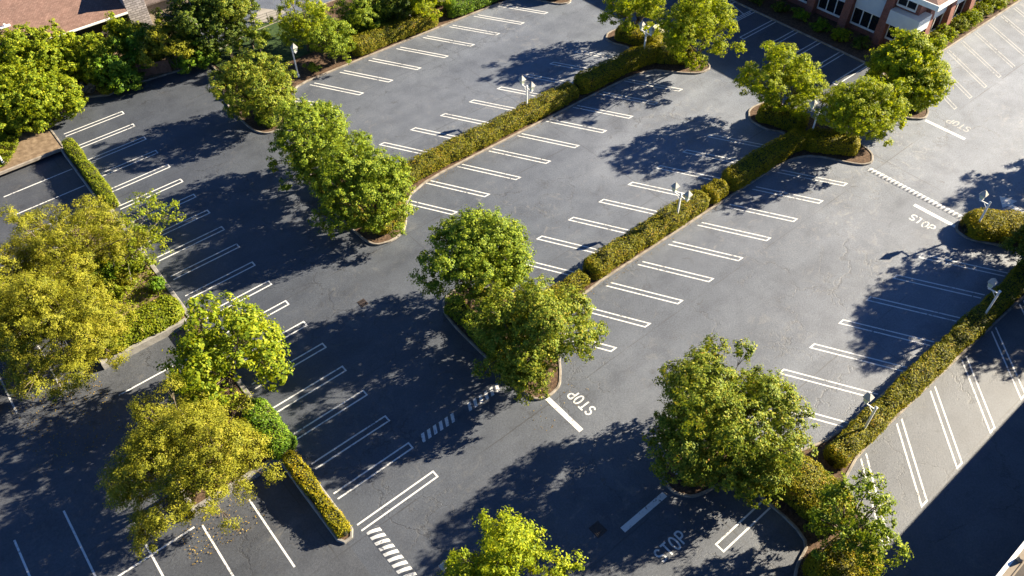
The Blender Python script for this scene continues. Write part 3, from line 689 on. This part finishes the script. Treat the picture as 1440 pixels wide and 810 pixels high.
# ------------------------------------------------------------------ trees
TG = 'parking lot trees'
tree('tree', 'russet green tree standing alone left of the top parking row', (358, 126), 3.2, 51, L_RED, (20.1, 59.6), group=TG, lobes=26, cz=1.1)
tree('tree', 'upper of the two touching trees at the left end of the upper hedge', (448, 203), 3.7, 64, L_GREEN, (20.3, 47.8), group=TG, lobes=26)
tree('tree', 'lower of the two touching trees at the left end of the upper hedge', (508, 268), 3.5, 64, L_GREEN, (20.4, 41.6), group=TG, lobes=26)
tree('tree', 'tall tree, upper one of the pair on the middle island', (670, 372), 3.9, 72, L_GREEN, (20.5, 30.2), group=TG, lobes=30, cz=1.05)
tree('tree', 'broad tree, lower one of the pair, above the white stop line', (748, 462), 3.7, 82, L_RED, (20.4, 23.4), group=TG, lobes=30)
tree('tree', 'lime tinted tree cut by the top edge over the dark faced hedge', (893, 8), 4.0, 42, L_LIME, (54.6, 47.6), group=TG, lobes=20)
tree('tree', 'broad lime green tree with its trunk showing at the island kerb', (984, 44), 4.0, 52, L_LIME, (55.6, 40.4), group=TG, lobes=24)
tree('tree', 'loose lime green tree, left of the pair beside the pale road', (1101, 112), 4.0, 52, L_LIME, (54.4, 29.6), group=TG, lobes=24)
tree('tree', 'loose lime green tree, right of the pair beside the pale road', (1205, 155), 3.9, 54, L_LIME, (55.0, 23.9), group=TG, lobes=24)
tree('round_tree', 'dense rounded yellow green tree below the office corner', (1273, 105), 3.5, 54, L_LIME, (64.6, 24.0), lobes=26, leaf=.2, spray=.32, k=46, shell=(.62, .72), rf=.32, cz=.98)
tree('tree', 'large green tree with a stone beside its trunk at lower right', (1020, 590), 3.8, 102, L_RED, (24.1, 11.8), group=TG, lobes=34, rf=.32, k=42)
tree('tree', 'small loose tree overhanging the angled stalls at lower right', (1203, 733), 3.0, 62, L_GREEN, (25.4, 3.6), group=TG, lobes=18, k=24)
tree('tree', 'yellow green tree rising into the bottom edge of the photo', (708, 815), 4.2, 86, L_LIME, (9.6, 12.6), group=TG, lobes=28, rf=.3)
tree('bright_tree', 'bright green large leaved tree above the olive tree', (316, 503), 3.2, 78, L_BRIGHT, (4.6, 33.6), gz=.1, lobes=28, leaf=.23, spray=.34, k=22, per=17, cat='tree')
OG = 'fluffy olive yellow trees of the lower left yard'
def fluffy(label, px, z, half, base, lobes=26, **kw):
    return tree('olive_tree', label, px, z, half, L_OLIVE, base, group=OG, lobes=lobes, leaf=.12, spray=.32, per=52, k=34, aspect=.45, rf=.30, shell=(.5, .86), r0=.18, **kw)
fluffy('fluffy olive yellow tree by itself in the lower planter', (262, 652), 3.5, 99, (1.6, 29.6), 34, gz=.1)
fluffy('fluffy olive yellow tree, upper part of the big left clump', (98, 352), 3.2, 77, (.4, 50.0), 24, gz=.1)
fluffy('fluffy olive yellow tree, lower part of the big left clump', (74, 458), 3.4, 90, (.3, 44.6), 28, gz=.1)
fluffy('fluffy olive yellow tree cut by the left edge of the photo', (-6, 425), 3.2, 84, (-3.5, 47.5), 22, gz=LOW)
tree('thin_tree', 'thin open tree with pale stems leaning over the left stalls', (212, 300), 2.2, 44, L_BRIGHT, (5.0, 54.4), gz=.1, lobes=11, k=18, per=14, r0=.06, bark=M_BARKP, fork=.7, cz=.6)
tree('thin_tree', 'sparse dry topped sapling with bare pale stems beside the yard wall', (128, 283), 1.6, 22, L_OLIVE, (4.4, 55.9), gz=.1, lobes=5, k=12, per=10, r0=.05, bark=M_BARKP, fork=.5, cz=.4)
tree('thin_tree', 'airy yellow green small tree over bare dirt in the left planter', (188, 350), 1.9, 46, L_IVY, (3.8, 50.5), gz=.1, lobes=12, k=22, per=16, r0=.07, fork=.7, cz=.6, bark=M_BARKP)
shrub('shrub', 'low leafy shrub at the kerb just above the ivy carpet', (4.9, 45.6), .8, .9, L_HGREEN)
shrub('shrub', 'pale yellow shrub between olive clump and ivy carpet', (2.2, 46.7), .9, .9, L_IVY)
shrub('shrub', 'mid green shrub in the middle of the left planter bed', (4.6, 48.6), 1.1, 1.0, L_GREEN, lobes=11)
shrub('shrub', 'bright shrub against the low wall behind the left planter bed', (4.9, 50.9), .9, .9, L_BRIGHT)
shrub('shrub', 'broad dark shrub in the shade of the big left clump', (2.6, 49.4), 1.2, 1.0, L_HGREEN, lobes=11)
shrub('shrub', 'straggly grey green shrub on the dirt of the left planter', (3.3, 47.8), 1.0, .8, L_OLIVE, k=40)
tree('tree', 'dark green tree at the right edge over the hedge end', None, 4.4, 72, L_DARK, (56.8, 5.8, (56.8, 6.1, 4.4)), group=TG, lobes=24)
tree('dark_tree', 'low dark green tree at the right edge behind the end island hedge', (1462, 346), 2.2, 40, L_DARK, lobes=18, r0=.09, fork=.7, gz=.1)
tree('tree', 'tall dark tree outside the right edge shading the middle of the right stall row', None, 5.5, 56, L_DARK, (53.9, 6.6, (53.9, 6.2, 5.5)), group=TG, lobes=22)
tree('tree', 'green tree outside the right edge throwing shade on the angled stalls', None, 3.9, 62, L_GREEN, (55.0, 2.0, (55.0, 2.0, 4.0)), group=TG, lobes=24)
tree('tree', 'green tree outside the right edge throwing shade on the pale road', None, 3.9, 62, L_GREEN, (69.5, 8.6, (69.5, 8.6, 3.9)), group=TG, lobes=24)
ground_cover('fallen_leaves', 'dry leaves gathered in the gutter of the middle island', [(24.5, 25.4), (45, 25.75), (45, 25.98), (24.5, 25.9)], L_FALL, .012, 14, .006, .08, 'leaves')
ground_cover('fallen_leaves', 'dry leaves gathered in the gutter of the upper island', [(24.5, 42.5), (48, 42.8), (48, 43.08), (24.5, 43.0)], L_FALL, .012, 14, .006, .08, 'leaves')
ground_cover('fallen_leaves', 'dry leaves blown around the stop line by the middle island', [(17.5, 19), (22, 19.5), (22, 21), (17.5, 20.9)], L_FALL, .012, 5, .006, .08, 'leaves')
# ---- the garden border at the top left
BG = 'leafy shrubs along the brown roofed house'
def bush(label, px, z, half, lm, **kw):
    C = at(px[0], px[1], z); kw = dict(dict(lobes=18, leaf=.2, spray=.3, k=34, r0=.07, fork=.5, rf=.36, gz=.1, cat='shrub'), **kw)
    return tree('tall_shrub', label, px, z, half, lm, (C.x+.2, C.y-.2), group=BG, **kw)
bush('big yellow green shrub in front of the brown roof at the left edge', (46, 86), 2.3, 54, L_BRIGHT, lobes=24)
bush('leafy bright shrub at the left edge above the ground cover bed', (28, 140), 1.9, 54, L_BRIGHT, lobes=24)
bush('green shrub spilling down to the corner of the left stalls', (80, 142), 1.6, 33, L_BRIGHT)
bush('rounded yellow topped shrub under the middle of the brown roof eave', (94, 86), 2.2, 36, L_LIME)
bush('fresh green shrub right below the white gutter', (140, 84), 1.9, 35, L_BRIGHT)
bush('fresh green shrub leaning on the grey stone chimney', (176, 50), 2.3, 30, L_BRIGHT)
bush('dark green shrub beside the low brown fence', (172, 98), 1.3, 36, L_HGREEN)
bush('golden tipped shrub above the low brown fence', (236, 62), 3.0, 36, L_OLIVE, leaf=.18)
bush('mid green shrub at the kerb to the right of the low brown fence', (268, 78), 1.4, 30, L_HGREEN)
bush('spreading green shrub ending at the pale trunk', (290, 76), 1.0, 20, L_GREEN, lobes=10)
bush('dark leafy shrub filling the gap between fence and golden shrub', (205, 66), 1.8, 30, L_HGREEN)
shrub('shrub', 'greyish pink shrub at the rounded kerb corner', at(126, 122, .5)[:2], 1.0, 1.0, L_GREY)
shrub('shrub', 'small olive shrub at the tip of the rounded kerb corner', at(150, 128, .4)[:2], .7, .8, L_OLIVE)
tree('garden_tree', 'large dark canopied tree with pale trunk at the top of the photo', (290, 20), 4.2, 56, L_DARK, (22.0, 72.0), gz=.1, lobes=30, bark=M_BARKP, r0=.22, leaf=.18, cat='tree')
tree('garden_tree', 'sunlit russet green tree behind the dark canopied tree', (318, 10), 4.6, 36, L_RED, gz=.1, lobes=18, cat='tree')
tree('garden_tree', 'slender vivid lime tree left of the top block hedge', (425, 30), 3.2, 34, L_LIME, gz=.1, lobes=20, cat='tree', cz=1.5, leaf=.14)
tree('garden_tree', 'mid green tree touching the left end of the top block hedge', (464, 58), 2.4, 32, L_GREEN, gz=.1, lobes=22, cat='tree', cz=1.15)
tree('garden_tree', 'shaded green tree behind the block hedge at the top edge', (506, 12), 2.5, 36, L_GREEN, gz=.1, lobes=20, cat='tree')
tree('garden_tree', 'yellow green tree at the top edge near the lamp behind the hedge', (598, -2), 2.8, 30, L_LIME, gz=.1, lobes=18, cat='tree')
tree('garden_tree', 'dark evergreen tree at the top edge between two green trees', (556, 2), 2.6, 32, L_DARK, gz=.1, lobes=18, cat='tree')
tree('garden_tree', 'dark tree outside the top edge shading the far stalls', None, 4.4, 30, L_DARK, (59.5, 60.0, (59.5, 60.0, 4.4)), gz=.1, lobes=20, cat='tree')
tree('garden_tree', 'green tree on the garden lawn beside the paved terrace', (352, 52), 1.4, 26, L_GREEN, gz=.1, lobes=12, cat='tree', r0=.07, fork=.5)
shrub('shrub', 'small shrub at the foot of the lamp by the top kerb', (27.4, 63.3), .7, .9, L_GREEN)
shrub('shrub', 'reddish bush behind the lamp of the block hedge', at(590, 6, 1.2)[:2], 1.0, 1.6, L_GREY)
# shrubs under the office windows
SG = 'foundation shrubs under the office walls'
for i, (x, y, a, h, lm, lb) in enumerate((
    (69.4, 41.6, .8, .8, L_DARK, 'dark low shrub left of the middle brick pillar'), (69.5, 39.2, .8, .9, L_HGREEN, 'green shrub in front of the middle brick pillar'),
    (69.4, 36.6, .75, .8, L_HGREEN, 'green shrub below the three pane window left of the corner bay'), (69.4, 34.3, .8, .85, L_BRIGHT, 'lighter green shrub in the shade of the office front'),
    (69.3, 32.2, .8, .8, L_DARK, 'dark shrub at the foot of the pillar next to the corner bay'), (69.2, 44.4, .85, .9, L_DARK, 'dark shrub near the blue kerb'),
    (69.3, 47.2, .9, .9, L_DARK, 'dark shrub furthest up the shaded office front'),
    (72.9, 27.6, .7, .9, L_OLIVE, 'sunlit gold shrub nearest the rounded tree'), (74.8, 27.7, .85, 1.1, L_RED, 'sunlit russet shrub second from the rounded tree'),
    (76.8, 27.7, .85, 1.0, L_BRIGHT, 'sunlit bright green shrub in the middle of the office side bed'), (78.9, 27.8, .95, 1.2, L_RED, 'sunlit olive shrub below the second side window'),
    (81.2, 27.7, .95, 1.1, L_BRIGHT, 'sunlit green shrub towards the far end of the side bed'), (83.6, 27.8, .95, 1.1, L_RED, 'broad sunlit shrub at the far end of the side bed'),
    (86.2, 27.8, .95, 1.1, L_BRIGHT, 'sunlit shrub at the photo edge of the side bed'), (88.8, 27.8, .95, 1.1, L_LIME, 'furthest lime shrub of the office side bed'))):
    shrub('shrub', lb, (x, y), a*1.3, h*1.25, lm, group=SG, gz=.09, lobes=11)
hedge('hedge', 'low clipped hedge skirt under the rounded tree', [(63.6, 22.9), (65.6, 24.6), (67.6, 27.0)], 1.5, .9, L_HGREEN, exp=3)

# ------------------------------------------------------------------ lamp posts
def lantern(bm_r, bm_g, bm_f, c):
    x, y, z = c
    # tapered glass body, frame bars, pyramid hat, finial
    hexa(bm_g, [(x+sx*.11, y+sy*.11, z) for sx, sy in ((-1, -1), (1, -1), (1, 1), (-1, 1))], [(x+sx*.17, y+sy*.17, z+.33) for sx, sy in ((-1, -1), (1, -1), (1, 1), (-1, 1))])
    for sx, sy in ((-1, -1), (1, -1), (1, 1), (-1, 1)):
        tube(bm_f, [(x+sx*.115, y+sy*.115, z), (x+sx*.175, y+sy*.175, z+.37)], .016, 4)
    box(bm_f, (x, y, z-.025), (.26, .26, .05))
    b = .245; zb = z+.37
    hexa(bm_r, [(x-b, y-b, zb), (x+b, y-b, zb), (x+b, y+b, zb), (x-b, y+b, zb)], [(x-b, y-b, zb+.03), (x+b, y-b, zb+.03), (x+b, y+b, zb+.03), (x-b, y+b, zb+.03)])
    hexa(bm_r, [(x-b*.97, y-b*.97, zb+.03), (x+b*.97, y-b*.97, zb+.03), (x+b*.97, y+b*.97, zb+.03), (x-b*.97, y+b*.97, zb+.03)], [(x-.05, y-.05, zb+.34), (x+.05, y-.05, zb+.34), (x+.05, y+.05, zb+.34), (x-.05, y+.05, zb+.34)])
    tube(bm_r, [(x, y, zb+.33), (x, y, zb+.43)], [.03, .012], 5)
LG = 'white lantern lamps of the parking lot'
def lamp(label, base, h, arms, gz_=.1):
    """arms: list of -1 / +1 (direction along y)"""
    t = empty('street_lamp', (base[0], base[1], gz_), label, 'street lamp', LG)
    bm = bmesh.new(); box(bm, (0, 0, h*.5), (.12, .12, h), None, .012); box(bm, (0, 0, .12), (.22, .22, .24), None, .01)
    hexa(bm, [(-.09, -.09, h), (.09, -.09, h), (.09, .09, h), (-.09, .09, h)], [(-.02, -.02, h+.09), (.02, -.02, h+.09), (.02, .02, h+.09), (-.02, .02, h+.09)])
    obj('post', bm, M_WHITE, t)
    for s in arms:
        bm = bmesh.new(); box(bm, (0, s*.36, h-.22), (.07, .6, .07), None, .008); tube(bm, [(0, s*.07, h-.55), (0, s*.36, h-.26)], .022, 5); box(bm, (0, s*.62, h-.18), (.12, .12, .16), None, .008)
        obj('arm', bm, M_WHITE, t)
        r_, g_, f_ = bmesh.new(), bmesh.new(), bmesh.new(); lantern(r_, g_, f_, (0, s*.62, h-.04))
        ln = obj('lantern', g_, M_FROST, t); obj('lantern_roof', r_, M_ROOFW, ln); obj('lantern_frame', f_, M_WHITE, ln)
    return t
lamp('double lantern lamp in the long upper hedge between two stall rows', at(741, 147, 1.2)[:2], 2.95, (1, -1))
lamp('double lantern lamp in the russet hedge near the centre right', at(953, 299, 1.2)[:2], 2.9, (1, -1))
lamp('double lantern lamp half hidden between the two loose lime trees', at(1143, 182, 1.3)[:2], 3.1, (1, -1))
lamp('double lantern lamp beside the pale green cabinet', at(906, 69, 1.3)[:2], 3.1, (1, -1))
lamp('single lantern lamp on the golden hedge by the pale road', at(1377.7, 311, 1.2)[:2], 2.9, (1,))
lamp('single lantern lamp leaning over shaded stalls in the right hedge', at(1386, 441, 1.0)[:2], 3.05, (1,))
lamp('single lantern lamp in the right hedge closest to the bottom tree', at(1216, 602, 1.0)[:2], 3.0, (1,))
lamp('single lantern lamp standing at the top kerb left of the block hedge', (25.9, 63.3), 3.0, (-1,))
lamp('single lantern lamp rising behind the block hedge', (39.9, 65.2), 3.2, (-1,))
lamp('white lamp post cut by the left edge in the ground cover bed', (.75, 67.9), 3.0, (1,))
lamp('lantern lamp half buried in the yellow green tree at the bottom edge', (7.6, 14.4), 3.2, (1,), 0)

# small things
bm = bmesh.new(); bmesh.ops.create_icosphere(bm, subdivisions=2, radius=1)
for v in bm.verts: v.co = Vector((v.co.x*.17, v.co.y*.2, v.co.z*.42+.3)) + Vector(rand_dirs(1)[0])*.03
p = at(951, 664, .2); o = obj('stone', bm, M_ROCK, None, (p.x, p.y, .1)); tag(o, 'upright whitish stone in the shade of the large lower right tree', 'stone')
def cabinet():
    p = at(921, 63, .1); t = empty('utility_cabinet', (p.x+.6, p.y+.5, .08), 'pale green cabinet with a sloping cream lid beside the double lamp', 'cabinet', rz=R(-20))
    bm = bmesh.new(); hexa(bm, [(-.75, -.45, 0), (.75, -.45, 0), (.75, .45, 0), (-.75, .45, 0)], [(-.75, -.45, 1.05), (.75, -.45, 1.05), (.75, .45, 1.35), (-.75, .45, 1.35)]); obj('cabinet_body', bm, M_GREENBOX, t)
    bm = bmesh.new(); hexa(bm, [(-.82, -.52, 1.055), (.82, -.52, 1.055), (.82, .5, 1.39), (-.82, .5, 1.39)], [(-.82, -.52, 1.115), (.82, -.52, 1.115), (.82, .5, 1.45), (-.82, .5, 1.45)]); obj('lid', bm, M_CREAMLID, t)
    bm = bmesh.new(); box(bm, (0, -.47, .55), (.06, .04, .3)); obj('handle', bm, M_STEEL, t)
cabinet()

# ------------------------------------------------------------------ office building (top right)
def office():
    X, Y0, Y1, X1 = 71.9, 28.9, 100.0, 112.0; H_ = 6.1
    t = empty('office_building', (X, Y0, 0), 'two storey brick office with white panels and battered brick pillars', 'building')
    o3 = Vector((X, Y0, 0))
    def part(name, bm, m_, parent=t, **kw):
        bmesh.ops.translate(bm, vec=-o3, verts=bm.verts); return obj(name, bm, m_, parent, **kw)
    bm = bmesh.new(); box(bm, ((X+X1)/2, (Y0+Y1)/2, H_/2), (X1-X, Y1-Y0, H_)); part('wall', bm, M_BRICK)
    bay = 3.87
    # front (facing -x): pillars
    ys = [Y0-.1] + [31.65+bay*i for i in range(15)]
    for y in ys[1:]:
        w = .42
        bm = bmesh.new(); hexa(bm, [(X-.85, y-w, 0), (X+.05, y-w, 0), (X+.05, y+w, 0), (X-.85, y+w, 0)], [(X-.28, y-w*.9, H_-.02), (X+.05, y-w*.9, H_-.02), (X+.05, y+w*.9, H_-.02), (X-.28, y+w*.9, H_-.02)]); part('brick_pillar', bm, M_BRICK)
    def window(plane, c0, c1, z0, z1, npan, d):
        """plane 'x' or 'y'; wall coordinate d; opening from c0 to c1"""
        bm = bmesh.new(); g = bmesh.new(); fw = .09
        def bx(b_, a0, a1, zz0, zz1, off, th):
            if plane == 'x': box(b_, (d-off, (a0+a1)/2, (zz0+zz1)/2), (th, a1-a0, zz1-zz0))
            else: box(b_, ((a0+a1)/2, d-off, (zz0+zz1)/2), (a1-a0, th, zz1-zz0))
        bx(bm, c0, c1, z0, z0+fw*2, .04, .14); bx(bm, c0, c1, z1-fw, z1, .04, .12)
        for k in range(npan+1):
            a = c0 + (c1-c0-fw)*k/npan; bx(bm, a, a+fw, z0+fw*2, z1-fw, .035, .10)
        bx(g, c0+.02, c1-.02, z0+.02, z1-.02, .003, .05)
        f = part('window', bm, M_WHITE); gl = part('pane', g, M_GLASS, f)
    for i in range(len(ys)-1):
        a, b = ys[i]+.46, ys[i+1]-.46
        window('x', a, b, .65, 2.4, 3 if i else 2, X)
        bm = bmesh.new()
        if i == 0: box(bm, (X+.15, (Y0-.7+31.2)/2, 3.15), (2.1, 31.2-Y0+.7, 1.35))
        else: box(bm, (X-.06, (a+b)/2, 3.2), (.16, b-a, 1.56))
        part('white_panel', bm, M_PANEL)
        window('x', a, b, 4.02, 5.6, 3 if i else 2, X)
    xs_ = [X+1.85+4.1*i for i in range(9)]
    for x in xs_:
        w = .45
        bm = bmesh.new(); hexa(bm, [(x-w, Y0-.75, 0), (x+w, Y0-.75, 0), (x+w, Y0+.05, 0), (x-w, Y0+.05, 0)], [(x-w*.9, Y0-.25, H_-.02), (x+w*.9, Y0-.25, H_-.02), (x+w*.9, Y0+.05, H_-.02), (x-w*.9, Y0+.05, H_-.02)]); part('brick_pillar', bm, M_BRICK)
    for a, b in zip([x+.5 for x in xs_], [x-.5 for x in xs_[1:]]):
        window('y', a, b, .65, 2.4, 2, Y0); window('y', a, b, 4.02, 5.6, 2, Y0)
        bm = bmesh.new(); box(bm, ((a+b)/2, Y0-.06, 3.2), (b-a, .16, 1.56)); part('white_panel', bm, M_PANEL)
    ov = 2.45
    bm = bmesh.new(); box(bm, ((X+X1)/2, (Y0+Y1)/2, H_+.02), (X1-X+2*ov-.1, Y1-Y0+2*ov-.1, .08)); part('soffit', bm, M_WHITE)
    bm = bmesh.new(); z0, z1 = H_-.06, H_+.42
    for (x0, y0, x1, y1) in ((X-ov, Y0-ov, X-ov+.1, Y1+ov), (X-ov+.1, Y0-ov, X1+ov, Y0-ov+.1)): box(bm, ((x0+x1)/2, (y0+y1)/2, (z0+z1)/2), (x1-x0, y1-y0, z1-z0))
    part('fascia', bm, M_WHITE)
    bm = bmesh.new(); e = ov-.12
    hexa(bm, [(X-e, Y0-e, H_+.08), (X1+e, Y0-e, H_+.08), (X1+e, Y1+e, H_+.08), (X-e, Y1+e, H_+.08)], [(X-e+.1, Y0-e+.1, H_+.36), (X1+e-.1, Y0-e+.1, H_+.36), (X1+e-.1, Y1+e-.1, H_+.36), (X-e+.1, Y1+e-.1, H_+.36)])
    k = 5
    hexa(bm, [(X-e+.1, Y0-e+.1, H_+.362), (X1+e-.1, Y0-e+.1, H_+.362), (X1+e-.1, Y1+e-.1, H_+.362), (X-e+.1, Y1+e-.1, H_+.362)], [(X+k, Y0+k, H_+2.2), (X1-k, Y0+k, H_+2.2), (X1-k, Y1-k, H_+2.2), (X+k, Y1-k, H_+2.2)])
    part('roof', bm, M_SHING)
office()

# ------------------------------------------------------------------ house with brown shingle roof (top left)
def house():
    X0, X1, Y, zE = -30.0, 16.9, 79.0, 3.4
    t = empty('brown_roofed_house', (X1, Y+.8, 0), 'low house with a broad brown shingle roof and white gutter', 'house'); o3 = t.location.copy()
    def part(name, bm, m_, parent=t):
        bmesh.ops.translate(bm, vec=-o3, verts=bm.verts); return obj(name, bm, m_, parent)
    sl = .36
    bm = bmesh.new(); box(bm, ((X0+X1)/2, Y+8, 1.6), (X1-X0-1.2, 14.4, 3.2)); part('wall', bm, M_DARKW)
    bm = bmesh.new(); n = 12
    hexa(bm, [(X0, Y, zE), (X1, Y, zE), (X1, Y+n, zE+n*sl), (X0, Y+n, zE+n*sl)], [(X0, Y, zE+.16), (X1, Y, zE+.16), (X1, Y+n, zE+n*sl+.16), (X0, Y+n, zE+n*sl+.16)]); rf = part('roof', bm, M_SHING)
    bm = bmesh.new(); box(bm, ((X0+X1)/2, Y-.09, zE+.04), (X1-X0, .16, .14)); part('gutter', bm, M_WHITE)
    bm = bmesh.new(); box(bm, (X1+1.0, Y+2.1, 2.9), (1.9, 3.6, 5.8), None, .03); box(bm, (X1+1.0, Y+2.1, 5.9), (2.1, 3.8, .2)); part('chimney', bm, M_STONE)
    for q in ((4, 31), (3, 52)):
        p = at(q[0], q[1], zE+1.6); zz = zE + (p.y-Y)*sl + .16
        bm = bmesh.new(); tube(bm, [(p.x, p.y, zz-.1), (p.x, p.y, zz+.35)], .1, 8); box(bm, (p.x, p.y, zz+.1), (.9, .35, .1)); part('roof_vent', bm, M_WHITE)
    # dark wing to the right
    bm = bmesh.new(); x0, x1 = X1+2.05, X1+7.5
    hexa(bm, [(x0, Y+1, 2.9), (x1, Y+1, 2.9), (x1, Y+8, 4.9), (x0, Y+8, 4.9)], [(x0, Y+1, 3.05), (x1, Y+1, 3.05), (x1, Y+8, 5.05), (x0, Y+8, 5.05)]); part('porch_roof', bm, M_SHING3)
    bm = bmesh.new(); box(bm, ((x0+x1)/2, Y+5, 1.45), (x1-x0-.4, 6.5, 2.86)); part('porch_wall', bm, M_CREAM)
house()
# garden: lawn, terrace, fences
def poly_sheet(name, pts, z, m_):
    bm = bmesh.new(); sheet(bm, pts, 0, z); flat_up(name, bm, m_)
poly_sheet('lawn', [(20.9, 66.2), (34, 66.2), (34, 74.0), (25, 74.6), (20.9, 73.2)], .135, M_LAWN)
poly_sheet('terrace', [(27.0, 75.9), (28.8, 73.95), (31.2, 75.0), (29.4, 77.4)], .15, M_SLAB)
def rail_fence():
    a, b = Vector((25.6, 74.2, .1)), Vector((31.5, 73.9, .1)); t = empty('wire_fence', a, 'thin dark wire fence in front of the pale terrace', 'fence')
    n = 4
    for i in range(n+1):
        p = (b-a)*i/n; bm = bmesh.new(); tube(bm, [p, p+Vector((0, 0, 1.2))], .035, 6); obj('post', bm, M_STEEL, t)
    bm = bmesh.new()
    for z in (.25, .6, .9, 1.15): tube(bm, [(0, 0, z), (b-a)+Vector((0, 0, z))], .018, 4)
    obj('wire', bm, M_STEEL, t)
rail_fence()
def board_fence():
    a, b = Vector((14.2, 73.25, .1)), Vector((17.2, 72.05, .1)); t = empty('board_fence', a, 'low reddish brown board fence between shrubs at the kerb', 'fence')
    d = (b-a); L = d.length; q = d.to_track_quat('X', 'Z').to_matrix()
    bm = bmesh.new()
    for i in range(14): box(bm, q @ Vector((L*(i+.5)/14, 0, .6)), (L/14*.95, .035, 1.2), q)
    obj('board_panel', bm, M_FENCE, t)
    bm = bmesh.new(); box(bm, q @ Vector((L/2, 0, 1.22)), (L, .09, .05), q); obj('rail', bm, M_FENCE, t)
    for s in (0, .5, 1): bm = bmesh.new(); box(bm, q @ Vector((L*s, .06, .62)), (.1, .1, 1.3), q); obj('post', bm, M_FENCE, t)
board_fence()

# ------------------------------------------------------------------ building at the bottom right corner
def shed():
    Y, zE, X0, X1 = -2.05, 6.5, -20.0, 75.0
    t = empty('long_building', (25, Y-1.2, 0), 'long building whose tan roof edge and white gutter cut the bottom right corner', 'building'); o3 = t.location.copy()
    def part(name, bm, m_, parent=t):
        bmesh.ops.translate(bm, vec=-o3, verts=bm.verts); return obj(name, bm, m_, parent)
    bm = bmesh.new(); box(bm, ((X0+X1)/2, Y-7, 3.1), (X1-X0-1, 12, 6.2)); part('wall', bm, M_CREAM)
    bm = bmesh.new(); box(bm, ((X0+X1)/2, Y-.08, zE), (X1-X0, .16, .18)); part('gutter', bm, M_WHITE)
    bm = bmesh.new(); box(bm, ((X0+X1)/2, Y-.3, zE+.02), (X1-X0, .27, .14)); tube(bm, [(X0, Y-.46, zE+.1), (X1, Y-.46, zE+.1)], .05, 6); part('fascia', bm, M_CREAM)
    bm = bmesh.new(); box(bm, ((X0+X1)/2, Y-.7, zE-.02), (X1-X0, .5, .1)); part('flashing', bm, M_DARKW)
    sl = .3; n = 9; y0 = Y-.96
    bm = bmesh.new(); hexa(bm, [(X0, y0-n, zE+n*sl), (X1, y0-n, zE+n*sl), (X1, y0, zE-.05), (X0, y0, zE-.05)], [(X0, y0-n, zE+n*sl+.18), (X1, y0-n, zE+n*sl+.18), (X1, y0, zE+.16), (X0, y0, zE+.16)]); part('roof', bm, M_SHING2)
    p = at(1428, 781, zE+.2)
    bm = bmesh.new(); tube(bm, [(p.x, Y-.3, zE+.05), (p.x, Y-.3, zE+.35)], [.14, .1], 8); part('downpipe_head', bm, M_CREAM)
shed()

# ------------------------------------------------------------------ cars at the picture edges
def car(label, loc, rz, paint, gz_=0):
    t = empty('parked_car', (loc[0], loc[1], gz_), label, 'car', 'cars cut by the photo edges', R(rz))
    prof = [(-2.2, .35), (-2.25, .62), (-2.15, .82), (-1.1, .95), (-.45, 1.0), (1.6, 1.0), (2.1, .95), (2.2, .6), (2.15, .35)]
    bm = bmesh.new(); secs = []
    for x, z in [(-2.25, .62), (-2.1, .80), (-1.2, .93), (-.6, .97), (.4, .98), (1.5, 1.0), (2.05, .96), (2.2, .70)]:
        hw = .88*(1-.10*abs(x/2.25)**4)
        secs.append([bm.verts.new(q) for q in ((x, -hw*.95, .28), (x, -hw, .5), (x, -hw*.96, z-.1), (x, -hw*.82, z), (x, 0, z+.03), (x, hw*.82, z), (x, hw*.96, z-.1), (x, hw, .5), (x, hw*.95, .28))])
    for a, b in zip(secs, secs[1:]):
        for k in range(9): bm.faces.new((a[k], a[(k+1) % 9], b[(k+1) % 9], b[k]))
    bm.faces.new(secs[0]); bm.faces.new(secs[-1][::-1])
    obj('body', bm, paint, t, smooth=True)
    bm = bmesh.new(); hexa(bm, [(-1.05, -.74, .93), (1.75, -.74, .96), (1.75, .74, .96), (-1.05, .74, .93)], [(-.25, -.6, 1.38), (1.1, -.6, 1.38), (1.1, .6, 1.38), (-.25, .6, 1.38)]); obj('windows', bm, M_GLASS, t)
    bm = bmesh.new(); box(bm, (.42, 0, 1.405), (1.42, 1.24, .06), None, .025); obj('roof', bm, paint, t)
    for x in (-1.4, 1.35):
        for s in (-1, 1):
            bm = bmesh.new(); tube(bm, [(x, s*.70, .33), (x, s*.89, .33)], .33, 18); w_ = obj('wheel', bm, M_RUB, t); bm = bmesh.new(); tube(bm, [(x, s*.88, .33), (x, s*.90, .33)], .2, 14); obj('rim', bm, M_STEEL, w_)
    for s in (-1, 1):
        bm = bmesh.new(); box(bm, (-2.16, s*.62, .66), (.16, .32, .13), None, .03); obj('headlight', bm, M_FROST, t)
car('dark blue car entering at the right edge of the pale road', (64.6, 11.6), 8, M_CAR1)
car('silver blue car parked under the olive tree at the left edge', (-7.75, 44.8), 90, M_CAR2, LOW)
